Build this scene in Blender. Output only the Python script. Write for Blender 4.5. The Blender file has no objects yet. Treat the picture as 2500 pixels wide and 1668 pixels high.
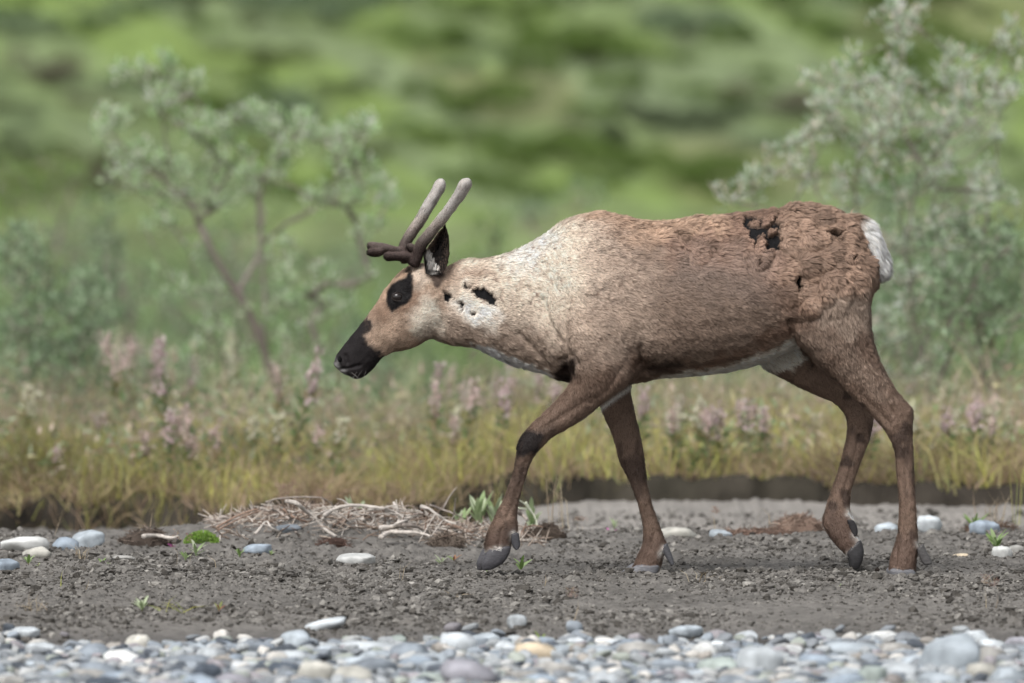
import bpy, math, random
import numpy as np
random.seed(7); RNG = np.random.default_rng(11)
scene = bpy.context.scene
COL = scene.collection
# ------------------------------------------------------------------ camera, sky, sun, exposure
D0, F_PX, HC, HOR = 34.0, 400/36*2500, 1.6, 98.0      # subject distance, focal length in photo pixels, eye height, horizon row
S = D0/F_PX
cam_d = bpy.data.cameras.new('camera'); cam = bpy.data.objects.new('camera', cam_d); COL.objects.link(cam)
cam.location = (0, -D0, HC)
cam.rotation_euler = (math.pi/2 - math.atan((834-HOR)/F_PX), 0, 0)
cam_d.lens = 400; cam_d.sensor_width = 36; cam_d.clip_start = 1; cam_d.clip_end = 5000
cam_d.dof.use_dof = True; cam_d.dof.focus_distance = D0-0.12; cam_d.dof.aperture_fstop = 4.5
scene.camera = cam
w = bpy.data.worlds.new('World'); scene.world = w; w.use_nodes = True
nt = w.node_tree; bg = nt.nodes['Background']
sky = nt.nodes.new('ShaderNodeTexSky'); sky.sky_type = 'NISHITA'; sky.sun_disc = False
SUN_EL, SUN_AZ = math.radians(50), math.radians(208)
sky.sun_elevation = SUN_EL; sky.sun_rotation = SUN_AZ; sky.dust_density = 4; sky.air_density = 1.2
hs = nt.nodes.new('ShaderNodeHueSaturation'); hs.inputs['Saturation'].default_value = 0.22   # overcast: hardly any blue
nt.links.new(sky.outputs[0], hs.inputs['Color']); nt.links.new(hs.outputs[0], bg.inputs['Color'])
bg.inputs['Strength'].default_value = 0.13
sd = bpy.data.lights.new('sun', 'SUN'); so = bpy.data.objects.new('sun', sd); COL.objects.link(so)
sd.energy = 2.0; sd.angle = math.radians(30); sd.color = (1, .98, .955)
# sun from the left, a little in front of the animal
from mathutils import Vector
sv = Vector((math.sin(SUN_AZ)*math.cos(SUN_EL), math.cos(SUN_AZ)*math.cos(SUN_EL), math.sin(SUN_EL)))
so.rotation_euler = sv.to_track_quat('Z', 'Y').to_euler(); so.location = (0, 0, 20)
scene.view_settings.view_transform = 'Standard'; scene.view_settings.look = 'None'
scene.view_settings.exposure = 0.40; scene.view_settings.gamma = 1
scene.render.engine = 'CYCLES'

# ------------------------------------------------------------------ helpers
def W(px, py, Y=0.0):
    k = S*(D0+Y)/D0
    return np.array([(px-1250)*k, Y, HC-(py-HOR)*k])
def lin(c, k=1.0):
    a = np.array(c, float)/255
    return np.where(a <= .04045, a/12.92, ((a+.055)/1.055)**2.4)*k
def tag(o, label=None, cat=None, group=None, kind=None):
    if label: o['label'] = label
    if cat: o['category'] = cat
    if group: o['group'] = group
    if kind: o['kind'] = kind
    return o
def empty(name, loc):
    o = bpy.data.objects.new(name, None); o.location = loc; o.empty_display_size = .05; COL.objects.link(o); return o
def mesh_obj(name, V, Fq=None, Ft=None, mat=None, parent=None, col=None, smooth=True, attrs=None):
    """numpy vertices, quads and triangles -> one linked mesh object (child verts are given in world space)"""
    V = np.asarray(V, np.float32)
    p = parent
    while p is not None: V = V - np.array(p.location, np.float32); p = p.parent
    me = bpy.data.meshes.new(name)
    nq = 0 if Fq is None else len(Fq); ntr = 0 if Ft is None else len(Ft)
    me.vertices.add(len(V)); me.vertices.foreach_set('co', V.ravel())
    li = []; 
    if nq: li.append(np.asarray(Fq, np.int32).ravel())
    if ntr: li.append(np.asarray(Ft, np.int32).ravel())
    li = np.concatenate(li); me.loops.add(len(li)); me.loops.foreach_set('vertex_index', li)
    me.polygons.add(nq+ntr)
    st = np.concatenate([np.arange(nq)*4, nq*4+np.arange(ntr)*3]).astype(np.int32)
    me.polygons.foreach_set('loop_start', st)
    me.polygons.foreach_set('use_smooth', np.full(nq+ntr, smooth))
    if col is not None: setcol(me, col)
    if attrs:
        for k, a in attrs.items():
            at = me.attributes.new(k, 'FLOAT_VECTOR', 'POINT'); at.data.foreach_set('vector', np.asarray(a, np.float32).ravel())
    me.update(calc_edges=True); me.validate()
    o = bpy.data.objects.new(name, me); COL.objects.link(o)
    if mat: me.materials.append(mat)
    if parent is not None: o.parent = parent
    return o
def setcol(me, col):
    at = me.color_attributes.new('Col', 'FLOAT_COLOR', 'POINT')
    c = np.ones((len(me.vertices), 4), np.float32); c[:, :3] = col; at.data.foreach_set('color', c.ravel())
class MB:
    def __init__(s): s.V = []; s.Q = []; s.T = []; s.C = []; s.n = 0
    def add(s, V, Q=None, T=None, col=(1, 1, 1)):
        V = np.asarray(V, float)
        if Q is not None and len(Q): s.Q.append(np.asarray(Q)+s.n)
        if T is not None and len(T): s.T.append(np.asarray(T)+s.n)
        s.V.append(V); c = np.asarray(col, float)
        s.C.append(np.broadcast_to(c, (len(V), 3)) if c.ndim == 1 else c); s.n += len(V)
    def build(s, name, mat, parent=None, smooth=True):
        return mesh_obj(name, np.concatenate(s.V), np.concatenate(s.Q) if s.Q else None, np.concatenate(s.T) if s.T else None,
                        mat, parent, np.concatenate(s.C), smooth)
def hash3(i, j, k, seed=0):
    n = (i*374761393 + j*668265263 + k*2147483647 + seed*1274126177) & 0xffffffff
    n = ((n ^ (n >> 13))*1274126177) & 0xffffffff
    n = ((n ^ (n >> 16))*2246822519) & 0xffffffff
    return ((n ^ (n >> 15)) & 0xffffff)/float(0xffffff)
def vnoise(P, seed=0):
    P = np.asarray(P, float); f = np.floor(P).astype(np.int64); t = P-f; t = t*t*(3-2*t); r = 0
    for a in (0, 1):
        for b in (0, 1):
            for c in (0, 1):
                ww = (t[:, 0] if a else 1-t[:, 0])*(t[:, 1] if b else 1-t[:, 1])*(t[:, 2] if c else 1-t[:, 2])
                r = r + ww*hash3(f[:, 0]+a, f[:, 1]+b, f[:, 2]+c, seed)
    return r*2-1
def fbm(P, oct=3, seed=0):
    r = 0; a = 1; P = np.asarray(P, float)
    for i in range(oct): r = r+a*vnoise(P*2**i, seed+i); a *= .5
    return r
def n2(x, y, fx, fy, oct=3, seed=0): return fbm(np.stack([x*fx, y*fy, np.full_like(x, seed*3.7)], 1), oct, seed)
def sstep(a, b, x): t = np.clip((x-a)/(b-a), 0, 1); return t*t*(3-2*t)
def catmull(P, m):
    P = np.asarray(P, float); n = len(P); out = []
    for i in range(n-1):
        p0, p1, p2, p3 = P[max(i-1, 0)], P[i], P[i+1], P[min(i+2, n-1)]
        for k in range(m):
            t = k/m; out.append(.5*((2*p1)+(-p0+p2)*t+(2*p0-5*p1+4*p2-p3)*t*t+(-p0+3*p1-3*p2+p3)*t**3))
    out.append(P[-1]); return np.array(out)
def rings(R, cap=True):
    """R: (k, n, 3) rings -> verts, quads, tris"""
    k, n, _ = R.shape; V = R.reshape(-1, 3); i = np.arange(k-1)[:, None]*n; j = np.arange(n)[None, :]; j2 = (j+1) % n
    Q = np.stack([i+j, i+j2, i+n+j2, i+n+j], -1).reshape(-1, 4); T = np.zeros((0, 3), int)
    if cap:
        V = np.concatenate([V, R[0].mean(0)[None], R[-1].mean(0)[None]]); a = k*n; j = np.arange(n); j2 = (j+1) % n
        T = np.concatenate([np.stack([np.full(n, a), j2, j], -1), np.stack([np.full(n, a+1), (k-1)*n+j, (k-1)*n+j2], -1)])
    return V, Q, T
def tube(P, r, n=7, m=1):
    P = np.asarray(P, float); r = np.asarray(r, float)
    if r.ndim == 0: r = np.full(len(P), float(r))
    if m > 1: A = catmull(np.c_[P, r], m); P = A[:, :3]; r = np.maximum(A[:, 3], 1e-4)
    T = np.gradient(P, axis=0); T /= np.linalg.norm(T, axis=1)[:, None]+1e-9
    up = np.array([.13, 1, .07]); U = np.cross(T, up); U /= np.linalg.norm(U, axis=1)[:, None]+1e-9; B = np.cross(T, U)
    a = np.arange(n)/n*2*math.pi
    R = P[:, None]+r[:, None, None]*(np.cos(a)[None, :, None]*U[:, None]+np.sin(a)[None, :, None]*B[:, None])
    return rings(R)
def loft(secs, m=6, n=28, e=2.2, egg=0.0, dome=True):
    """secs: (ax, ay, bx, by, y, w) photo-plane edge points of each cross-section, lateral centre and half width in metres"""
    A = catmull(np.array(secs, float), m); th = np.arange(n)/n*2*math.pi; ct, st = np.cos(th), np.sin(th)
    c = np.sign(ct)*np.abs(ct)**(2/e); s = np.sign(st)*np.abs(st)**(2/e); out = []
    def ring(a, f=1, sh=0):
        p, q = W(a[0], a[1], a[4]), W(a[2], a[3], a[4]); mid = (p+q)/2; h = (p-q)/2
        lat = a[5]*f*(1-egg*ct)
        return mid[None]+sh+f*c[:, None]*h[None]+np.stack([0*s, s*lat, 0*s], 1)
    def mid(a): return (W(a[0], a[1], a[4])+W(a[2], a[3], a[4]))/2
    if dome:
        d = mid(A[0])-mid(A[1]); d /= np.linalg.norm(d); hl = np.linalg.norm(W(A[0][0], A[0][1])-W(A[0][2], A[0][3]))/2
        for f in (.35, .7, .9): out.append(ring(A[0], f, d*hl*.6*math.sqrt(1-f*f)*.6))
    out += [ring(a) for a in A]
    if dome:
        d = mid(A[-1])-mid(A[-2]); d /= np.linalg.norm(d); hl = np.linalg.norm(W(A[-1][0], A[-1][1])-W(A[-1][2], A[-1][3]))/2
        for f in (.9, .7, .35): out.append(ring(A[-1], f, d*hl*.6*math.sqrt(1-f*f)*.6))
    return rings(np.array(out))
def remesh(parts, voxel, smooth=6):
    mb = MB()
    for p in parts: mb.add(*p)
    o = mb.build('tmp', None); md = o.modifiers.new('r', 'REMESH'); md.mode = 'VOXEL'; md.voxel_size = voxel
    ev = o.evaluated_get(bpy.context.evaluated_depsgraph_get()); me = ev.to_mesh()
    V = np.zeros(len(me.vertices)*3); me.vertices.foreach_get('co', V); V = V.reshape(-1, 3)
    me.calc_loop_triangles(); T = np.zeros(len(me.loop_triangles)*3, int); me.loop_triangles.foreach_get('vertices', T); T = T.reshape(-1, 3)
    E = np.zeros(len(me.edges)*2, int); me.edges.foreach_get('vertices', E); E = E.reshape(-1, 2)
    Q = [list(p.vertices) for p in me.polygons]; ev.to_mesh_clear(); bpy.data.objects.remove(o)
    for k in range(smooth*2):
        lam = .55 if k % 2 == 0 else -.45
        V = V+lam*(lap(V, E)-V)
    return V, Q, T, E
def lap(V, E):
    n = len(V); cnt = np.bincount(E.ravel(), minlength=n)+1e-9
    return np.stack([(np.bincount(E[:, 0], V[E[:, 1], a], n)+np.bincount(E[:, 1], V[E[:, 0], a], n))/cnt for a in range(V.shape[1])], 1)
def vnormals(V, T):
    fn = np.cross(V[T[:, 1]]-V[T[:, 0]], V[T[:, 2]]-V[T[:, 0]]); N = np.zeros_like(V)
    for k in range(3):
        for a in range(3): N[:, a] += np.bincount(T[:, k], fn[:, a], len(V))
    return N/(np.linalg.norm(N, axis=1)[:, None]+1e-12)
def polydist(u, v, poly, closed=True):
    """signed distance (negative inside) to a polygon in photo pixels; open polylines give plain distance"""
    P = np.array(poly, float); Q = np.roll(P, -1, 0) if closed else P[1:]; P = P if closed else P[:-1]
    d = np.full(u.shape, 1e9); ins = np.zeros(u.shape, bool)
    for (ax, ay), (bx, by) in zip(P, Q):
        ex, ey = bx-ax, by-ay; t = np.clip(((u-ax)*ex+(v-ay)*ey)/(ex*ex+ey*ey+1e-9), 0, 1)
        d = np.minimum(d, np.hypot(u-ax-t*ex, v-ay-t*ey))
        if closed: ins ^= ((ay > v) != (by > v)) & (u < (bx-ax)*(v-ay)/(by-ay+1e-12)+ax)
    return np.where(ins, -d, d) if closed else d
# ------------------------------------------------------------------ materials
def mat(name):
    m = bpy.data.materials.new(name); m.use_nodes = True; return m, m.node_tree, m.node_tree.nodes['Principled BSDF']
def N(nt, t, **kw):
    n = nt.nodes.new(t)
    for k, v in kw.items(): setattr(n, k, v)
    return n
def vc_mat(name, rough=.9, spec=.2, nscale=60, namt=.25, bump=0, bscale=200, bdist=.002, obj_color=False, translucent=0, stretch=(1, 1, 1)):
    m, t, b = mat(name); L = t.links.new
    if obj_color: src = N(t, 'ShaderNodeObjectInfo').outputs['Color']
    else: a = N(t, 'ShaderNodeVertexColor'); a.layer_name = 'Col'; src = a.outputs['Color']
    tc = N(t, 'ShaderNodeTexCoord'); mp = N(t, 'ShaderNodeMapping'); mp.inputs['Scale'].default_value = stretch; L(tc.outputs['Object'], mp.inputs[0])
    nz = N(t, 'ShaderNodeTexNoise'); nz.inputs['Scale'].default_value = nscale; nz.inputs['Detail'].default_value = 5; L(mp.outputs[0], nz.inputs['Vector'])
    mr = N(t, 'ShaderNodeMapRange'); mr.inputs[1].default_value = .3; mr.inputs[2].default_value = .7; mr.inputs[3].default_value = 1-namt; mr.inputs[4].default_value = 1+namt
    L(nz.outputs[0], mr.inputs[0])
    mx = N(t, 'ShaderNodeVectorMath', operation='SCALE'); L(src, mx.inputs[0]); L(mr.outputs[0], mx.inputs['Scale']); L(mx.outputs[0], b.inputs['Base Color'])
    b.inputs['Roughness'].default_value = rough; b.inputs['Specular IOR Level'].default_value = spec
    if bump:
        n3 = N(t, 'ShaderNodeTexNoise'); n3.inputs['Scale'].default_value = bscale; n3.inputs['Detail'].default_value = 6; L(mp.outputs[0], n3.inputs['Vector'])
        bp = N(t, 'ShaderNodeBump'); bp.inputs['Strength'].default_value = bump; bp.inputs['Distance'].default_value = bdist
        L(n3.outputs[0], bp.inputs['Height']); L(bp.outputs[0], b.inputs['Normal'])
    if translucent:
        tr = N(t, 'ShaderNodeBsdfTranslucent'); L(mx.outputs[0], tr.inputs[0]); ms = N(t, 'ShaderNodeMixShader'); ms.inputs[0].default_value = translucent
        L(b.outputs[0], ms.inputs[1]); L(tr.outputs[0], ms.inputs[2]); L(ms.outputs[0], t.nodes['Material Output'].inputs[0])
    return m
M = {}
M['skin'] = vc_mat('hide', .85, .2, 90, .15, .5, 220, .003)
M['ground'] = vc_mat('silt', .95, .12, 45, .22, 1, 190, .006)
M['meadow'] = vc_mat('meadow_soil', .95, .1, 6, .3, .5, 30, .02)
M['hill'] = vc_mat('tundra', .95, .1, 2.2, .25, .6, 12, .05)
M['stone'] = vc_mat('stone', .8, .25, 2.6, .3, .35, 90, .003, obj_color=True)
M['stones'] = vc_mat('small_stones', .78, .3, 30, .2, .35, 90, .003)
M['leaf'] = vc_mat('leaf', .6, .3, 30, .15, translucent=.4)
M['wood'] = vc_mat('weathered_wood', .85, .2, 70, .25, .6, 120, .003)
M['bark'] = vc_mat('bark', .9, .15, 40, .2, .5, 80, .003)
M['horn'] = vc_mat('hoof_horn', .5, .4, 90, .3, .4, 160, .002, stretch=(1, 1, 3))
def fur_mat():
    m, t, b = mat('fur'); L = t.links.new
    a = N(t, 'ShaderNodeVertexColor'); a.layer_name = 'Col'; L(a.outputs[0], b.inputs['Base Color'])
    n = N(t, 'ShaderNodeAttribute'); n.attribute_name = 'lie'; nm = N(t, 'ShaderNodeVectorMath', operation='NORMALIZE')
    L(n.outputs['Vector'], nm.inputs[0]); L(nm.outputs[0], b.inputs['Normal'])
    b.inputs['Roughness'].default_value = .55; b.inputs['Specular IOR Level'].default_value = .22
    tr = N(t, 'ShaderNodeBsdfTranslucent'); L(a.outputs[0], tr.inputs[0]); ms = N(t, 'ShaderNodeMixShader'); ms.inputs[0].default_value = .18
    L(b.outputs[0], ms.inputs[1]); L(tr.outputs[0], ms.inputs[2]); L(ms.outputs[0], t.nodes['Material Output'].inputs[0])
    return m
M['fur'] = fur_mat()
m, t, b = mat('eyeball'); b.inputs['Base Color'].default_value = (.012, .009, .008, 1); b.inputs['Roughness'].default_value = .12; M['eye'] = m
# ================================================================== SETTING: mud flat, meadow, hillside
def tri_sheet(name, xs, ys, hf, cf, mt):
    X, Y = np.meshgrid(xs, ys); x, y = X.ravel(), Y.ravel(); z = hf(x, y); nx = len(xs)
    i = (np.arange(len(ys)-1)[:, None]*nx+np.arange(nx-1)[None]).ravel()
    o = mesh_obj(name, np.stack([x, y, z], 1), np.stack([i, i+1, i+nx+1, i+nx], 1), None, mt, None, cf(x, y, z)); o['kind'] = 'structure'; return o
def bank(x): return 6.9+.45*n2(x, x*0, 2.3, 0, 5, 4)
def H_mud(x, y):
    z = .010*n2(x, y, .9, .5, 2, 1)
    c = n2(x, y, 26, 15, 3, 2); d = n2(x, y, 60, 34, 2, 3)
    rough = .35+.65*sstep(-2.6, -1.2, y+.5*n2(x, y, .7, .7, 2, 9))
    patch = sstep(-.2, .5, n2(x, y, 3.2, 1.3, 2, 6))
    z += rough*(.006*np.abs(c)+.013*np.clip(c-.12, 0, 1)*(.4+.9*patch)+.0046*d)
    z += .018*np.exp(-((y-2.2)/.5)**2)*(1+n2(x, y, 2, 1, 2, 7))              # low crest behind the animal
    z += .085*np.exp(-((x+.58)/.42)**2-((y-2.5)/.45)**2)                      # silt heaped against the driftwood
    z -= (.03+.10*sstep(.25, -.3, x))*sstep(2.6, 4.6, y)+.05*sstep(3.2, 5.5, y)+.035*sstep(-3.0, -3.4, y)
    for hx, hy in ((.74, .1), (1.17, -.1)): z -= .012*np.exp(-((x-hx+.30)/.06)**2*0-((x-(hx if hy < 0 else .39))/.07)**2-((y-hy)/.16)**2)*0
    return z
def C_mud(x, y, z):
    n = n2(x, y, 5, 2, 3, 12); f = n2(x, y, 40, 22, 2, 13)
    c = np.tile(lin((110,107,103)), (len(x), 1))*(1+.16*n+.22*f)[:, None]
    pale = sstep(2.6, 3.6, y+.3*n)*sstep(-.4, .2, x+.2*n); pl = lin((138,134,129))*(1+.18*n)[:, None]
    c = c*(1-pale[:, None])+pl*(1+.08*f[:, None])*pale[:, None]
    gr = sstep(-3.0, -3.3, y); c = c*(1-gr[:, None])+lin((92,90,88))*gr[:, None]
    return np.clip(c, .02, .8)
def graded(a, b, step, lo, hi, k=1.35):
    mid = list(np.arange(a, b+step/2, step)); s = step; x = a; L = []
    while x > lo: s *= k; x -= s; L.append(max(x, lo))
    s = step; x = mid[-1]; R = []
    while x < hi: s *= k; x += s; R.append(min(x, hi))
    return np.array(L[::-1]+mid+R)
tri_sheet('mud_flat', graded(-1.9, 1.9, .0065, -60, 60), graded(-4, 3.6, .019, -45, 8.0, 1.2), H_mud, C_mud, M['ground'])
def H_mead(x, y):
    t = sstep(0, .22, y-bank(x)); z = -.42+(.42-.05*sstep(.2, -.3, x))*t+.035*n2(x, y, 6, 5, 3, 29)*sstep(-.1, .1, y-bank(x))*sstep(.9, .3, y-bank(x))+.025*n2(x, y, 2.2, 1.6, 3, 21)*t+.03*n2(x, y, .6, .4, 2, 22)*t
    return z-.12*sstep(9, 15, y)-.42*sstep(12, 30, y)-.62*sstep(26, 75, y)-.05*sstep(75, 150, y)
def C_mead(x, y, z):
    n = n2(x, y, 1.2, .5, 3, 24)[:, None]; m = n2(x, y, 3.5, 1.2, 2, 25)[:, None]
    dirt = lin((52,48,43))*(1+.4*n2(x, y, 9, 7, 3, 26)[:, None]); straw = lin((118,112,76)); green = lin((112,124,84)); bright = lin((112,134,72))
    c = straw*(1+.25*m); e = sstep(.25, .6, y-bank(x)+.15*n2(x, y, 5, 4, 2, 30))[:, None]; c = dirt*(1-e)+c*e
    g = sstep(7, 12, y)[:, None]; c = c*(1-g)+(green*(.9+.3*n))*g
    c = c*(1+.35*n2(x, y, .9, .07, 3, 28)[:, None]*sstep(14, 24, y)[:, None]); bb = sstep(.1, .45, n2(x, y, .6, .08, 2, 27))[:, None]*sstep(12, 20, y)[:, None]; c = c*(1-bb)+bright*bb
    return np.clip(c, .01, .6)
tri_sheet('meadow', graded(-2.4, 2.4, .04, -300, 300), np.r_[np.arange(6.2, 9, .03), graded(9, 20, .25, 9.01, 156, 1.08)], H_mead, C_mead, M['meadow'])
def H_hill(x, y):
    r = y-150; z = -1.14+r*.30*sstep(-8, 6, r)+.07*n2(x, y, .35, .3, 3, 31)*sstep(0, 3, r)+(.004*np.clip(r-30, 0, None)**2)*0
    z += .08*sstep(6, 12, r)*np.abs(x)*.15*0
    return z+6*n2(x, y, .012, .012, 2, 33)*sstep(25, 120, r)
def C_hill(x, y, z):
    xs_ = x+.5*(y-150); a = n2(xs_, y, .75, .27, 4, 41)[:, None]; b = n2(x, y, 1.8, .7, 2, 42)[:, None]; d = n2(xs_, y, .6, .25, 3, 43)[:, None]
    g1, g2, g3, g4, g5 = lin((110,122,82)), lin((116,134,70)), lin((82,90,72)), lin((114,122,100)), lin((120,112,82))
    c = np.broadcast_to(g1, (len(x), 3))*(1+.2*b); m = sstep(.1, .45, a); c = c*(1-m)+g2*m; m = sstep(-.15, -.6, a)*.8; c = c*(1-m)+g3*m
    m = sstep(.2, .5, d)*.7; c = c*(1-m)+g4*m; m = sstep(.35, .6, n2(x, y, .3, .25, 2, 45)[:, None]); c = c*(1-m*.6)+g5*m*.6
    c = c*.58+lin((96,114,74))*.42; return np.clip(c*.97*(1+.2*n2(x, y, 2.6, 1.0, 3, 48)[:, None])*(1+.15*n2(x, y, 8, 5, 2, 47)[:, None]), .01, .6)
tri_sheet('hillside', graded(-9, 9, .11, -400, 400, 1.12), graded(149, 170, .11, 148, 520, 1.12), H_hill, C_hill, M['hill'])

# ---- leaf quads: P centre of leaf base, D direction, L length, Wd width
def leaves(mb, P, D, L, Wd, col, rng, fold=.25):
    n = len(P); D = D/(np.linalg.norm(D, axis=1)[:, None]+1e-9); r = rng.normal(size=(n, 3)); S_ = np.cross(D, r); S_ /= np.linalg.norm(S_, axis=1)[:, None]+1e-9
    Nn = np.cross(S_, D); L = np.broadcast_to(L, n)[:, None]; Wd = np.broadcast_to(Wd, n)[:, None]
    a = P; b = P+D*L*.45+S_*Wd*.5+Nn*Wd*fold; c = P+D*L-Nn*L*.12; d = P+D*L*.45-S_*Wd*.5+Nn*Wd*fold
    V = np.stack([a, b, c, d], 1).reshape(-1, 3); k = np.arange(n)*4
    T = np.concatenate([np.stack([k, k+1, k+2], 1), np.stack([k, k+2, k+3], 1)])
    mb.add(V, None, T, np.repeat(col, 4, 0))
def grasses(mb, P, Hh, Wd, col, rng, lean=.35, tipcol=None):
    n = len(P); d = rng.normal(size=(n, 3))*lean; d[:, 2] = 1; d /= np.linalg.norm(d, axis=1)[:, None]
    S_ = rng.normal(size=(n, 3)); S_[:, 2] *= .1; S_ = np.cross(S_, d); S_ /= np.linalg.norm(S_, axis=1)[:, None]; Hh = np.broadcast_to(Hh, n)[:, None]; Wd = np.broadcast_to(Wd, n)[:, None]
    bend = rng.normal(size=(n, 3))*.25; bend[:, 2] = -.12
    p1 = P+d*Hh*.55; p2 = P+d*Hh+bend*Hh
    V = np.stack([P-S_*Wd/2, P+S_*Wd/2, p1+S_*Wd*.4, p1-S_*Wd*.4, p2], 1).reshape(-1, 3); k = np.arange(n)*5
    CC = np.repeat(col, 5, 0).reshape(n, 5, 3).copy()
    if tipcol is not None: CC[:, 4] = tipcol
    mb.add(V, np.stack([k, k+1, k+2, k+3], 1), np.stack([k+3, k+2, k+4], 1), CC.reshape(-1, 3))
def gz(x, y):
    x = np.atleast_1d(np.asarray(x, float)); y = np.atleast_1d(np.asarray(y, float))
    out = np.zeros(len(x)); bk = bank(x); a = y > 149.5; b = (y > bk) & ~a; c = ~a & ~b
    for m_, f in ((a, H_hill), (b, H_mead), (c, H_mud)):
        if m_.any(): out[m_] = f(x[m_], y[m_])
    return out
def g1(x, y): return float(gz(x, y)[0])
def pal(rng, n, cols, var=.15):
    C_ = np.array([lin(c) for c in cols]); return C_[rng.integers(0, len(C_), n)]*(1+var*rng.normal(size=(n, 1)))
def copies(src, n):
    out = [src]
    for i in range(n-1):
        c = src.copy(); COL.objects.link(c); out.append(c)
        for ch in src.children:
            d = ch.copy(); COL.objects.link(d); d.parent = c
    return out
# ---- hillside shrubs: low leafy mounds, every one an object
def mound(name, rng, cols, n=900, rx=.6, rz=.42, leaf=.07):
    mb = MB(); lobes = rng.normal(size=(7, 3))*np.array([.45, .45, .2])*rx; lobes[:, 2] = np.abs(lobes[:, 2])+.1; lr = rng.uniform(.25, .5, 7)*rx
    k = rng.integers(0, 7, n); d = rng.normal(size=(n, 3)); d /= np.linalg.norm(d, axis=1)[:, None]; d[:, 2] = np.abs(d[:, 2])*.9-.15
    P = lobes[k]+d*lr[k][:, None]*rng.uniform(.6, 1.05, (n, 1)); P[:, 2] *= rz/.5; D = d+rng.normal(size=(n, 3))*.5; D[:, 2] += .5
    leaves(mb, P, D, leaf*rng.uniform(.7, 1.3, n), leaf*.5, np.clip(pal(rng, n, cols), .01, .6), rng)
    return mb
def trunk_bits(rng, h, n=5, col=(92,84,78)):
    mb = MB()
    for i in range(n):
        a = rng.uniform(0, 6.28); e = np.array([math.cos(a)*h*.7, math.sin(a)*h*.7, h*rng.uniform(.6, 1)])
        V, Q, T = tube([np.array([0, 0, -.05]), e*.5+[0, 0, .02], e], [.012, .009, .004], 5, 3); mb.add(V, Q, T, lin(col))
    return mb
rng = np.random.default_rng(5); kinds = [('bright green leafy', [(104,128,62),(96,118,58),(114,136,72)]), ('dark grey-green', [(92,104,78),(84,96,70),(102,114,88)]), ('silvery sage-green', [(118,136,106),(132,148,122),(104,122,92)]),
    ('olive', [(104,116,76),(96,108,68),(116,126,88)]), ('purplish bare-twigged', [(118,114,98),(108,106,88),(128,124,106)])]
protos = []
for kn, cols in kinds:
    r = empty('hillside_shrub', (0, 0, 0)); mound('m', rng, cols).build('crown', M['leaf'], r, False); trunk_bits(rng, .4).build('trunk', M['bark'], r); protos.append((kn, r, cols))
sp = []; tries = 0
while len(sp) < 130 and tries < 6000:
    tries += 1; y = rng.uniform(150.5, 164); x = rng.uniform(-8.6, 8.6)
    if all((x-a)**2+((y-b)*1.0)**2 > .75**2 for a, b, _ in sp):
        v = float(n2(np.array([x]), np.array([y]), .4, .35, 2, 51)[0]); k = 0 if v > .22 else 1 if v < -.42 else rng.choice([2, 3, 2, 3, 4, 0, 3, 0]); sp.append((x, y, k))
pools = {k: copies(protos[k][1], sum(1 for s in sp if s[2] == k)) for k in range(5)}
for x, y, k in sp:
    o = pools[k].pop(); o.location = (x, y, g1(x, y)-.06); s = rng.uniform(.6, 1.45); o.scale = (s, s*.9, s*rng.uniform(.7, 1.2)); o.rotation_euler = (0, 0, rng.uniform(0, 6.28))
    side_ = ['at the left edge', 'above left willow', 'left of the antlers', 'above the antlers', 'above the neck', 'above the back', 'above the rump', 'behind right willow', 'at the right edge'][int(min(8, max(0, (x+7.2)/1.6)))]
    row = 'foot-of-hill' if y < 154 else 'lower-slope' if y < 157 else 'mid-slope' if y < 160 else 'upper-slope'; big_ = 'large' if s > 1.3 else 'medium' if s > 1.0 else 'small'
    tag(o, f'{big_} {kinds[k][0]} {row} shrub, {side_}', 'shrub', f'{big_} {kinds[k][0]} shrubs, {row} {side_}')

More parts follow.
